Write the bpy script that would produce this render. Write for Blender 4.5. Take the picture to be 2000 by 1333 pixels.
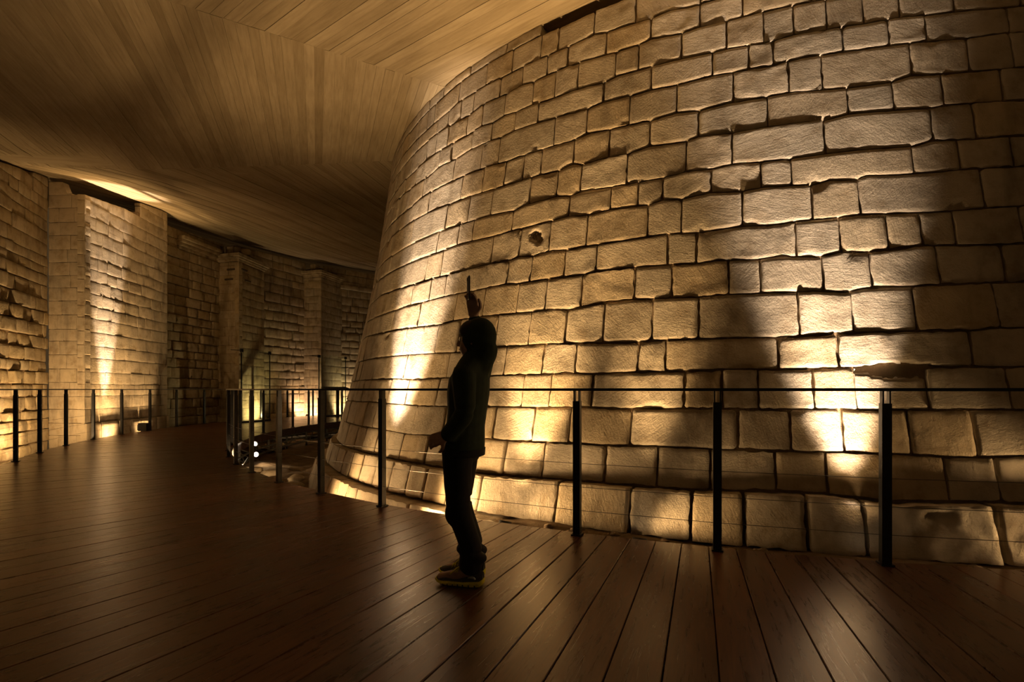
import bpy, bmesh, math, random
from mathutils import Vector, Matrix, noise

for o in list(bpy.data.objects):
    bpy.data.objects.remove(o)
scene = bpy.context.scene
COL = scene.collection
random.seed(11)
PI = math.pi

# ------------------------------------------------------------------ camera, world, exposure
CAM_H = 1.12                                   # metres above the boards
cam_data = bpy.data.cameras.new('camera')
cam_data.sensor_width = 36.0
cam_data.lens = 18.0
cam_data.shift_y = 94.5 / 2000.0
cam_data.clip_start = 0.05
cam = bpy.data.objects.new('camera', cam_data)
cam.location = (0, 0, CAM_H)
cam.rotation_euler = (PI / 2, 0, 0)
COL.objects.link(cam)
scene.camera = cam

world = bpy.data.worlds.new('world')
scene.world = world
world.use_nodes = True
world.node_tree.nodes['Background'].inputs[0].default_value = (1.0, 0.60, 0.26, 1)
world.node_tree.nodes['Background'].inputs[1].default_value = 0.045

scene.view_settings.view_transform = 'Standard'
scene.view_settings.look = 'None'
scene.view_settings.gamma = 1.0
scene.view_settings.use_curve_mapping = False
scene.view_settings.exposure = 0.18

WARM = (1.0, 0.62, 0.275)
BEAM = (1.0, 0.75, 0.54)

# ------------------------------------------------------------------ plan of the place
TC = Vector((4.5842, 11.4863))                 # centre of the round tower
DC = Vector((5.374, 14.747))                   # centre of the ring-shaped walkway
RING_IN, RING_OUT = 11.86, 15.15               # rail lines of the walkway


def tower_r(z):
    q = z - CAM_H + 0.8
    return 8.0496 - 0.27091 * q + 0.01585 * q * q


CS = [(120, .157), (150, .150), (166, .146), (179, .100), (186, .050), (200, .04), (230, .03), (300, .03)]


def lerp_tab(tab, x):
    if x <= tab[0][0]:
        return tab[0][1]
    for (a, p), (b, q) in zip(tab, tab[1:]):
        if x <= b:
            return p + (q - p) * (x - a) / (b - a) if b > a else p
    return tab[-1][1]


def ceil_z(x, y):
    dx, dy = x - TC.x, y - TC.y
    r = math.hypot(dx, dy)
    th = math.degrees(math.atan2(dy, dx)) % 360
    if th < 60:
        th = 300
    return CAM_H + 4.15 + lerp_tab(CS, th) * max(0.0, r - 7.1)


# ------------------------------------------------------------------ helpers
def mesh_obj(name, verts, faces, mat, parent=None, smooth=False, uvs=None):
    me = bpy.data.meshes.new(name)
    me.from_pydata([tuple(v) for v in verts], [], faces)
    if smooth:
        me.polygons.foreach_set('use_smooth', [True] * len(me.polygons))
    if uvs is not None:
        uvl = me.uv_layers.new(name='UVMap')
        for l in me.loops:
            uvl.data[l.index].uv = uvs[l.vertex_index]
    me.materials.append(mat)
    me.update()
    o = bpy.data.objects.new(name, me)
    COL.objects.link(o)
    if parent is not None:
        o.parent = parent
    return o


def empty(name, loc=(0, 0, 0)):
    o = bpy.data.objects.new(name, None)
    o.location = loc
    o.empty_display_size = 0.1
    COL.objects.link(o)
    return o


def tag(o, label=None, cat=None, group=None, kind=None):
    if label:
        o['label'] = label
    if cat:
        o['category'] = cat
    if group:
        o['group'] = group
    if kind:
        o['kind'] = kind
    return o


class MB:
    """collects boxes, tubes and lathes into one mesh"""

    def __init__(self):
        self.v, self.f = [], []

    def box(self, c, s, rz=0.0, M=None):
        n = len(self.v)
        R = Matrix.Rotation(rz, 3, 'Z')
        for dx in (-.5, .5):
            for dy in (-.5, .5):
                for dz in (-.5, .5):
                    p = R @ Vector((dx * s[0], dy * s[1], dz * s[2])) + Vector(c)
                    self.v.append(M @ p if M else p)
        for q in ((0, 1, 3, 2), (4, 6, 7, 5), (0, 4, 5, 1), (2, 3, 7, 6), (0, 2, 6, 4), (1, 5, 7, 3)):
            self.f.append(tuple(n + k for k in q))
        return self

    def tube(self, pts, r, seg=8, cap=True, M=None):
        pts = [Vector(p) for p in pts]
        rr = r if isinstance(r, (list, tuple)) else [r] * len(pts)
        n0 = len(self.v)
        up = Vector((0, 0, 1))
        for i, p in enumerate(pts):
            d = (pts[min(i + 1, len(pts) - 1)] - pts[max(i - 1, 0)]).normalized()
            a = d.cross(up)
            if a.length < 1e-3:
                a = d.cross(Vector((1, 0, 0)))
            a.normalize()
            b = a.cross(d)
            for k in range(seg):
                t = 2 * PI * k / seg
                q = p + (a * math.cos(t) + b * math.sin(t)) * rr[i]
                self.v.append(M @ q if M else q)
        for i in range(len(pts) - 1):
            for k in range(seg):
                k2 = (k + 1) % seg
                self.f.append((n0 + i * seg + k, n0 + i * seg + k2, n0 + (i + 1) * seg + k2, n0 + (i + 1) * seg + k))
        if cap:
            self.f.append(tuple(n0 + k for k in range(seg))[::-1])
            e = n0 + (len(pts) - 1) * seg
            self.f.append(tuple(e + k for k in range(seg)))
        return self

    def prism(self, poly, z0, z1):
        n = len(self.v)
        m = len(poly)
        for z in (z0, z1):
            for p in poly:
                self.v.append(Vector((p[0], p[1], z)))
        self.f.append(tuple(n + k for k in range(m))[::-1])
        self.f.append(tuple(n + m + k for k in range(m)))
        for k in range(m):
            k2 = (k + 1) % m
            self.f.append((n + k, n + k2, n + m + k2, n + m + k))
        return self

    def build(self, name, mat, parent=None, smooth=False):
        return mesh_obj(name, self.v, self.f, mat, parent, smooth)


def smooth_by_angle(o, ang=40):
    me = o.data
    me.polygons.foreach_set('use_smooth', [True] * len(me.polygons))
    bm = bmesh.new()
    bm.from_mesh(me)
    for e in bm.edges:
        if len(e.link_faces) == 2:
            e.smooth = e.calc_face_angle(0) < math.radians(ang)
    bm.to_mesh(me)
    bm.free()


# ------------------------------------------------------------------ materials
def new_mat(name):
    m = bpy.data.materials.new(name)
    m.use_nodes = True
    nt = m.node_tree
    b = nt.nodes['Principled BSDF']
    return m, nt, b


def nd(nt, typ, **kw):
    n = nt.nodes.new(typ)
    for k, v in kw.items():
        if k in n.inputs:
            n.inputs[k].default_value = v
        else:
            setattr(n, k, v)
    return n


def ramp(nt, stops):
    r = nt.nodes.new('ShaderNodeValToRGB')
    el = r.color_ramp.elements
    while len(el) < len(stops):
        el.new(0.5)
    for e, (p, c) in zip(el, stops):
        e.position = p
        e.color = (*c, 1)
    return r


def mixc(nt, mode, fac, a, b):
    m = nt.nodes.new('ShaderNodeMix')
    m.data_type = 'RGBA'
    m.blend_type = mode
    for sock, val in ((m.inputs[0], fac), (m.inputs[6], a), (m.inputs[7], b)):
        if hasattr(val, 'is_output'):
            nt.links.new(val, sock)
        elif isinstance(val, (int, float)):
            sock.default_value = val
        else:
            sock.default_value = (*val, 1)
    return m.outputs[2]


def simple(name, col, rough=0.5, metal=0.0, spec=0.5, noise_amt=0.0):
    m, nt, b = new_mat(name)
    b.inputs['Roughness'].default_value = rough
    b.inputs['Metallic'].default_value = metal
    b.inputs['Specular IOR Level'].default_value = spec
    tc = nd(nt, 'ShaderNodeTexCoord')
    ns = nd(nt, 'ShaderNodeTexNoise', Scale=24.0, Detail=4.0)
    nt.links.new(tc.outputs['Object'], ns.inputs['Vector'])
    c2 = tuple(max(0, c * (1 - 0.35 - noise_amt)) for c in col)
    r = ramp(nt, [(0.3, c2), (0.7, col)])
    nt.links.new(ns.outputs['Fac'], r.inputs[0])
    nt.links.new(r.outputs[0], b.inputs['Base Color'])
    return m


def stone_mat(name, tints, stain=0.35, bump=0.5, tool=0.35, dirt=(0.10, 0.075, 0.045)):
    m, nt, b = new_mat(name)
    L = nt.links.new
    b.inputs['Roughness'].default_value = 0.9
    b.inputs['Specular IOR Level'].default_value = 0.2
    tc = nd(nt, 'ShaderNodeTexCoord')
    oi = nd(nt, 'ShaderNodeObjectInfo')
    r = ramp(nt, [(i / (len(tints) - 1), c) for i, c in enumerate(tints)])
    r.color_ramp.interpolation = 'LINEAR'
    L(oi.outputs['Random'], r.inputs[0])
    # mottling inside a block
    n1 = nd(nt, 'ShaderNodeTexNoise', Scale=5.0, Detail=6.0, Roughness=0.62)
    L(tc.outputs['Object'], n1.inputs['Vector'])
    r1 = ramp(nt, [(0.30, (0.62, 0.55, 0.44)), (0.50, (0.97, 0.96, 0.93)), (0.72, (1.12, 1.10, 1.05))])
    L(n1.outputs['Fac'], r1.inputs[0])
    c = mixc(nt, 'MULTIPLY', 0.8, r.outputs[0], r1.outputs[0])
    # ochre / dark stains running down
    mp = nd(nt, 'ShaderNodeMapping')
    mp.inputs['Scale'].default_value = (2.2, 2.2, 0.55)
    L(tc.outputs['Object'], mp.inputs['Vector'])
    n2 = nd(nt, 'ShaderNodeTexNoise', Scale=1.6, Detail=7.0, Roughness=0.6)
    L(mp.outputs[0], n2.inputs['Vector'])
    r2 = ramp(nt, [(0.50, (0, 0, 0)), (0.72, (stain,) * 3)])
    L(n2.outputs['Fac'], r2.inputs[0])
    c = mixc(nt, 'MIX', r2.outputs[0], c, dirt)
    # pores
    n4 = nd(nt, 'ShaderNodeTexVoronoi', Scale=85.0)
    L(tc.outputs['Object'], n4.inputs['Vector'])
    r4 = ramp(nt, [(0.06, (0.55, 0.5, 0.42)), (0.2, (1, 1, 1))])
    L(n4.outputs['Distance'], r4.inputs[0])
    c = mixc(nt, 'MULTIPLY', 0.55, c, r4.outputs[0])
    L(c, b.inputs['Base Color'])
    # relief: lumps, grain, diagonal tooling whose direction and strength vary from block to block
    n3 = nd(nt, 'ShaderNodeTexNoise', Scale=22.0, Detail=8.0, Roughness=0.68)
    L(tc.outputs['Object'], n3.inputs['Vector'])
    rot = nd(nt, 'ShaderNodeVectorRotate')
    rot.rotation_type = 'Y_AXIS'
    ma = nd(nt, 'ShaderNodeMath', operation='MULTIPLY')
    ma.inputs[1].default_value = 5.0
    L(oi.outputs['Random'], ma.inputs[0])
    L(ma.outputs[0], rot.inputs['Angle'])
    L(tc.outputs['Object'], rot.inputs['Vector'])
    mp2 = nd(nt, 'ShaderNodeMapping')
    mp2.inputs['Scale'].default_value = (70, 12, 9)
    L(rot.outputs[0], mp2.inputs['Vector'])
    n5 = nd(nt, 'ShaderNodeTexNoise', Scale=1.0, Detail=3.0)
    L(mp2.outputs[0], n5.inputs['Vector'])
    mul = nd(nt, 'ShaderNodeMath', operation='MULTIPLY')
    mul.inputs[1].default_value = tool
    L(n5.outputs['Fac'], mul.inputs[0])
    add = nd(nt, 'ShaderNodeMath', operation='ADD')
    L(n3.outputs['Fac'], add.inputs[0])
    L(mul.outputs[0], add.inputs[1])
    n6 = nd(nt, 'ShaderNodeTexNoise', Scale=75.0, Detail=5.0, Roughness=0.7)
    L(tc.outputs['Object'], n6.inputs['Vector'])
    ad2 = nd(nt, 'ShaderNodeMath', operation='MULTIPLY_ADD')
    L(n6.outputs['Fac'], ad2.inputs[0])
    ad2.inputs[1].default_value = 0.45
    L(add.outputs[0], ad2.inputs[2])
    bp = nd(nt, 'ShaderNodeBump', Strength=bump, Distance=0.03)
    L(ad2.outputs[0], bp.inputs['Height'])
    L(bp.outputs[0], b.inputs['Normal'])
    return m


TINTS = [(0.50, 0.43, 0.33), (0.55, 0.48, 0.375), (0.59, 0.52, 0.415), (0.53, 0.465, 0.37),
         (0.56, 0.47, 0.34), (0.54, 0.44, 0.295), (0.58, 0.51, 0.405), (0.53, 0.475, 0.385)]
M_STONE = stone_mat('limestone_blocks', TINTS, stain=0.45, bump=0.46)
M_CORE = stone_mat('lime_mortar', [(0.30, 0.22, 0.14), (0.33, 0.25, 0.16)], stain=0.4, bump=0.7, tool=0.0)
OLD = [(0.46, 0.38, 0.25), (0.52, 0.43, 0.29), (0.43, 0.35, 0.22), (0.50, 0.40, 0.24), (0.47, 0.40, 0.28)]
M_OLD = stone_mat('weathered_limestone', OLD, stain=0.6, bump=0.6)
M_PIER = stone_mat('dressed_limestone', [(0.52, 0.44, 0.31), (0.56, 0.47, 0.34), (0.50, 0.43, 0.32)], stain=0.62, bump=0.35, tool=0.15, dirt=(0.13, 0.11, 0.09))


def wood_mat():
    m, nt, b = new_mat('dark_red_decking')
    L = nt.links.new
    b.inputs['Specular IOR Level'].default_value = 0.5
    uv = nd(nt, 'ShaderNodeUVMap')
    oi = nd(nt, 'ShaderNodeObjectInfo')
    sc = nd(nt, 'ShaderNodeVectorMath', operation='SCALE')
    sc.inputs['Scale'].default_value = 37.0
    L(oi.outputs['Random'], sc.inputs[0])
    ad = nd(nt, 'ShaderNodeVectorMath', operation='ADD')
    L(uv.outputs[0], ad.inputs[0])
    L(sc.outputs[0], ad.inputs[1])
    mp = nd(nt, 'ShaderNodeMapping')
    mp.inputs['Scale'].default_value = (2.2, 26, 1)
    L(ad.outputs[0], mp.inputs['Vector'])
    n = nd(nt, 'ShaderNodeTexNoise', Scale=1.5, Detail=7.0, Roughness=0.65, Distortion=0.9)
    L(mp.outputs[0], n.inputs['Vector'])
    r = ramp(nt, [(0.25, (0.046, 0.017, 0.007)), (0.55, (0.112, 0.042, 0.017)), (0.8, (0.165, 0.068, 0.029))])
    L(n.outputs['Fac'], r.inputs[0])
    r0 = ramp(nt, [(0, (0.72, 0.72, 0.72)), (1, (1.2, 1.15, 1.1))])
    L(oi.outputs['Random'], r0.inputs[0])
    c = mixc(nt, 'MULTIPLY', 1.0, r.outputs[0], r0.outputs[0])
    L(c, b.inputs['Base Color'])
    rr = ramp(nt, [(0.3, (0.25,) * 3), (0.8, (0.36,) * 3)])
    L(n.outputs['Fac'], rr.inputs[0])
    L(rr.outputs[0], b.inputs['Roughness'])
    bp = nd(nt, 'ShaderNodeBump', Strength=0.09, Distance=0.003)
    L(n.outputs['Fac'], bp.inputs['Height'])
    L(bp.outputs[0], b.inputs['Normal'])
    return m


def concrete_mat():
    m, nt, b = new_mat('board_marked_concrete')
    L = nt.links.new
    b.inputs['Roughness'].default_value = 0.85
    b.inputs['Specular IOR Level'].default_value = 0.2
    uv = nd(nt, 'ShaderNodeUVMap')
    tc = nd(nt, 'ShaderNodeTexCoord')
    oi = nd(nt, 'ShaderNodeObjectInfo')
    r = ramp(nt, [(0.0, (0.33, 0.26, 0.155)), (0.35, (0.41, 0.33, 0.205)), (0.8, (0.46, 0.375, 0.24)), (1.0, (0.37, 0.295, 0.18))])
    L(oi.outputs['Random'], r.inputs[0])
    mp = nd(nt, 'ShaderNodeMapping')
    mp.inputs['Scale'].default_value = (1.4, 14, 1)
    L(uv.outputs[0], mp.inputs['Vector'])
    n = nd(nt, 'ShaderNodeTexNoise', Scale=1.6, Detail=6.0, Roughness=0.6)
    L(mp.outputs[0], n.inputs['Vector'])
    r1 = ramp(nt, [(0.25, (0.66, 0.63, 0.58)), (0.6, (1, 1, 1))])
    L(n.outputs['Fac'], r1.inputs[0])
    c = mixc(nt, 'MULTIPLY', 0.85, r.outputs[0], r1.outputs[0])
    n2 = nd(nt, 'ShaderNodeTexNoise', Scale=0.7, Detail=5.0)
    L(tc.outputs['Object'], n2.inputs['Vector'])
    r2 = ramp(nt, [(0.35, (0.74, 0.72, 0.68)), (0.65, (1, 1, 1))])
    L(n2.outputs['Fac'], r2.inputs[0])
    c = mixc(nt, 'MULTIPLY', 0.7, c, r2.outputs[0])
    L(c, b.inputs['Base Color'])
    bp = nd(nt, 'ShaderNodeBump', Strength=0.4, Distance=0.01)
    L(n.outputs['Fac'], bp.inputs['Height'])
    L(bp.outputs[0], b.inputs['Normal'])
    return m


def ground_mat():
    m, nt, b = new_mat('packed_earth')
    L = nt.links.new
    b.inputs['Roughness'].default_value = 0.95
    b.inputs['Specular IOR Level'].default_value = 0.1
    tc = nd(nt, 'ShaderNodeTexCoord')
    n = nd(nt, 'ShaderNodeTexNoise', Scale=3.0, Detail=8.0, Roughness=0.7)
    L(tc.outputs['Object'], n.inputs['Vector'])
    r = ramp(nt, [(0.25, (0.10, 0.065, 0.038)), (0.5, (0.21, 0.15, 0.09)), (0.75, (0.34, 0.27, 0.18))])
    L(n.outputs['Fac'], r.inputs[0])
    L(r.outputs[0], b.inputs['Base Color'])
    bp = nd(nt, 'ShaderNodeBump', Strength=0.7, Distance=0.05)
    L(n.outputs['Fac'], bp.inputs['Height'])
    L(bp.outputs[0], b.inputs['Normal'])
    return m


M_WOOD = wood_mat()
M_CONC = concrete_mat()
M_EARTH = ground_mat()
M_STEEL = simple('dark_painted_steel', (0.030, 0.030, 0.032), 0.42, 0.6)
M_GALV = simple('galvanised_steel', (0.42, 0.44, 0.42), 0.5, 0.5)
M_WIRE = simple('steel_cable', (0.13, 0.12, 0.11), 0.35, 0.9)
M_BLACK = simple('black_enamel', (0.012, 0.012, 0.013), 0.5)
M_FASCIA = simple('deck_edge_board', (0.16, 0.085, 0.045), 0.5)


def emit_mat(name, col, s):
    m, nt, b = new_mat(name)
    b.inputs['Base Color'].default_value = (*col, 1)
    b.inputs['Emission Color'].default_value = (*col, 1)
    b.inputs['Emission Strength'].default_value = s
    return m


M_LENS = emit_mat('lamp_lens', (1.0, 0.80, 0.55), 9.0)

# traced bed joints of the tower: (angle about its axis in degrees, height in metres)
BED_LINES = {
    'X': [(150.00, -0.480), (300.00, -0.480)],
    'W': [(150.00, -0.050), (300.00, -0.050)],
    'A': [(206.40, 0.267), (219.14, 0.294), (224.44, 0.290), (229.57, 0.285), (233.12, 0.288), (235.31, 0.298), (237.69, 0.310), (240.21, 0.315), (245.00, 0.320), (247.87, 0.326), (251.21, 0.349), (253.64, 0.347), (256.52, 0.319), (259.12, 0.335), (261.35, 0.339)],
    'B': [(200.29, 0.607), (211.99, 0.604), (218.03, 0.607), (223.54, 0.593), (228.98, 0.622), (233.07, 0.619), (234.89, 0.618), (239.42, 0.634), (241.85, 0.629), (244.84, 0.645), (248.27, 0.638), (250.79, 0.644), (252.06, 0.647), (254.65, 0.651), (257.60, 0.645), (260.25, 0.633), (262.74, 0.650)],
    'C': [(201.73, 0.930), (214.18, 0.944), (220.24, 0.935), (224.53, 0.924), (232.43, 0.942), (236.61, 0.948), (240.43, 0.958), (243.38, 0.947), (246.40, 0.958), (250.86, 0.962), (253.20, 0.966), (256.43, 0.967), (260.64, 0.972), (263.27, 0.974)],
    'D': [(197.62, 1.248), (212.43, 1.259), (218.56, 1.259), (222.03, 1.239), (226.38, 1.248), (232.09, 1.264), (235.18, 1.267), (237.32, 1.267), (239.29, 1.268), (240.59, 1.261), (243.51, 1.273), (246.35, 1.272), (248.56, 1.285), (253.20, 1.277), (254.63, 1.282), (260.88, 1.286), (263.72, 1.284)],
    'E': [(197.74, 1.567), (206.86, 1.567), (213.28, 1.569), (219.84, 1.557), (224.85, 1.548), (227.76, 1.534), (233.03, 1.566), (235.07, 1.562), (236.48, 1.568), (239.07, 1.556), (243.40, 1.540), (245.20, 1.548), (247.52, 1.549), (251.05, 1.545), (251.60, 1.538), (254.78, 1.558), (257.76, 1.568), (261.36, 1.561), (262.60, 1.578)],
    'F': [(197.62, 1.949), (205.36, 1.974), (212.64, 1.929), (218.45, 1.920), (224.43, 1.891), (226.89, 1.916), (230.57, 1.923), (231.78, 1.919), (235.01, 1.912), (236.80, 1.912), (238.08, 1.897), (240.91, 1.931), (242.97, 1.942), (245.50, 1.929), (247.10, 1.918), (248.93, 1.928), (252.21, 1.917), (253.65, 1.914), (255.55, 1.893), (256.18, 1.918), (261.19, 1.928), (264.62, 1.932)],
    'G': [(197.67, 2.265), (212.58, 2.222), (218.56, 2.228), (221.09, 2.224), (224.83, 2.237), (227.96, 2.237), (232.30, 2.250), (233.60, 2.233), (236.20, 2.239), (238.97, 2.236), (240.16, 2.254), (242.96, 2.251), (245.27, 2.241), (247.01, 2.227), (248.27, 2.238), (250.55, 2.219), (251.78, 2.232), (254.14, 2.207), (255.40, 2.234), (256.91, 2.221), (258.27, 2.235), (259.50, 2.252), (263.81, 2.240)],
    'H': [(202.11, 2.559), (209.31, 2.564), (217.69, 2.510), (223.47, 2.507), (227.16, 2.516), (229.98, 2.527), (232.08, 2.512), (233.11, 2.536), (234.38, 2.515), (236.16, 2.539), (237.51, 2.522), (240.28, 2.525), (243.57, 2.529), (245.04, 2.537), (246.98, 2.519), (249.06, 2.528), (250.14, 2.530), (251.35, 2.517), (252.30, 2.522), (253.03, 2.530), (255.33, 2.533), (256.41, 2.547), (257.94, 2.539), (260.42, 2.530), (262.36, 2.537), (265.44, 2.551)],
    'I': [(200.64, 2.897), (210.79, 2.876), (216.83, 2.866), (222.73, 2.854), (225.48, 2.871), (229.83, 2.849), (232.91, 2.857), (235.88, 2.866), (237.50, 2.881), (239.07, 2.853), (240.89, 2.868), (243.65, 2.852), (244.72, 2.874), (246.01, 2.856), (247.85, 2.882), (249.87, 2.853), (250.96, 2.866), (251.42, 2.868), (253.88, 2.846), (255.00, 2.870), (256.50, 2.853), (257.03, 2.887), (258.59, 2.872), (260.86, 2.871), (262.34, 2.880), (265.14, 2.883)],
    'J': [(203.52, 3.149), (210.12, 3.147), (215.99, 3.145), (223.00, 3.139), (225.19, 3.125), (229.42, 3.116), (231.96, 3.089), (233.27, 3.121), (236.13, 3.130), (237.39, 3.105), (238.26, 3.125), (240.90, 3.102), (242.83, 3.104), (244.56, 3.102), (246.15, 3.119), (247.84, 3.110), (249.32, 3.127), (251.06, 3.109), (252.85, 3.103), (254.87, 3.110), (256.58, 3.115), (258.18, 3.111), (259.76, 3.109), (261.01, 3.150), (263.40, 3.141), (265.31, 3.150)],
    'K': [(203.86, 3.472), (208.95, 3.491), (214.94, 3.492), (218.94, 3.489), (222.98, 3.463), (226.13, 3.457), (229.39, 3.432), (231.19, 3.426), (233.40, 3.429), (234.53, 3.432), (236.38, 3.423), (237.52, 3.448), (238.21, 3.415), (240.34, 3.431), (242.03, 3.418), (243.56, 3.447), (246.04, 3.424), (247.08, 3.452), (249.17, 3.428), (251.53, 3.436), (255.24, 3.431), (256.37, 3.458), (259.13, 3.451), (260.95, 3.441), (262.08, 3.460), (265.27, 3.465)],
    'M': [(206.30, 3.768), (214.46, 3.744), (216.69, 3.790), (223.11, 3.777), (227.68, 3.754), (229.46, 3.742), (230.57, 3.730), (232.69, 3.729), (234.54, 3.725), (237.22, 3.715), (238.46, 3.755), (240.41, 3.731), (241.84, 3.726), (243.60, 3.717), (245.46, 3.737), (247.06, 3.715), (249.12, 3.733), (251.59, 3.727), (252.77, 3.733), (256.27, 3.700), (258.99, 3.709), (260.22, 3.752), (262.02, 3.742), (263.53, 3.744), (266.30, 3.760)],
    'N': [(208.48, 4.098), (213.98, 4.062), (217.90, 4.043), (219.74, 4.093), (223.05, 4.066), (225.44, 4.090), (228.09, 4.078), (229.42, 4.059), (231.11, 4.074), (233.65, 4.059), (235.46, 4.043), (238.09, 4.025), (239.85, 4.047), (241.94, 4.035), (243.60, 4.040), (245.60, 4.024), (248.00, 4.039), (250.38, 4.028), (251.64, 4.018), (253.10, 4.043), (256.32, 4.050), (259.20, 4.056), (261.34, 4.055), (263.70, 4.050), (266.39, 4.089)],
    'O': [(213.73, 4.312), (218.74, 4.333), (221.93, 4.325), (224.34, 4.314), (226.61, 4.328), (228.17, 4.300), (229.65, 4.328), (231.31, 4.302), (232.91, 4.310), (235.30, 4.287), (237.34, 4.293), (239.75, 4.272), (240.90, 4.298), (242.55, 4.293), (245.82, 4.288), (247.99, 4.275), (248.97, 4.278), (251.68, 4.265), (253.33, 4.289), (256.42, 4.285), (257.77, 4.285), (260.02, 4.309), (261.20, 4.299), (267.54, 4.331)],
    'P': [(213.21, 4.626), (218.40, 4.627), (220.99, 4.617), (224.38, 4.584), (226.78, 4.617), (229.83, 4.593), (231.52, 4.611), (232.80, 4.585), (234.16, 4.599), (236.21, 4.603), (237.32, 4.597), (240.59, 4.565), (242.47, 4.573), (243.47, 4.592), (245.72, 4.555), (247.19, 4.573), (248.98, 4.566), (251.40, 4.577)],
    'Q': [(213.18, 4.823), (218.37, 4.827), (221.12, 4.845), (222.30, 4.866), (226.88, 4.857), (229.28, 4.846), (231.33, 4.846), (234.16, 4.836), (236.23, 4.834), (238.61, 4.858), (239.75, 4.832), (242.12, 4.818), (243.42, 4.815), (244.72, 4.836), (247.07, 4.814)],
    'R': [(213.28, 5.108), (217.52, 5.119), (222.10, 5.144), (224.09, 5.148), (226.59, 5.140), (229.03, 5.132), (233.26, 5.130), (235.05, 5.118), (238.50, 5.126)],
    'S': [(150.00, 5.270), (300.00, 5.270)],
}
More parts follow.
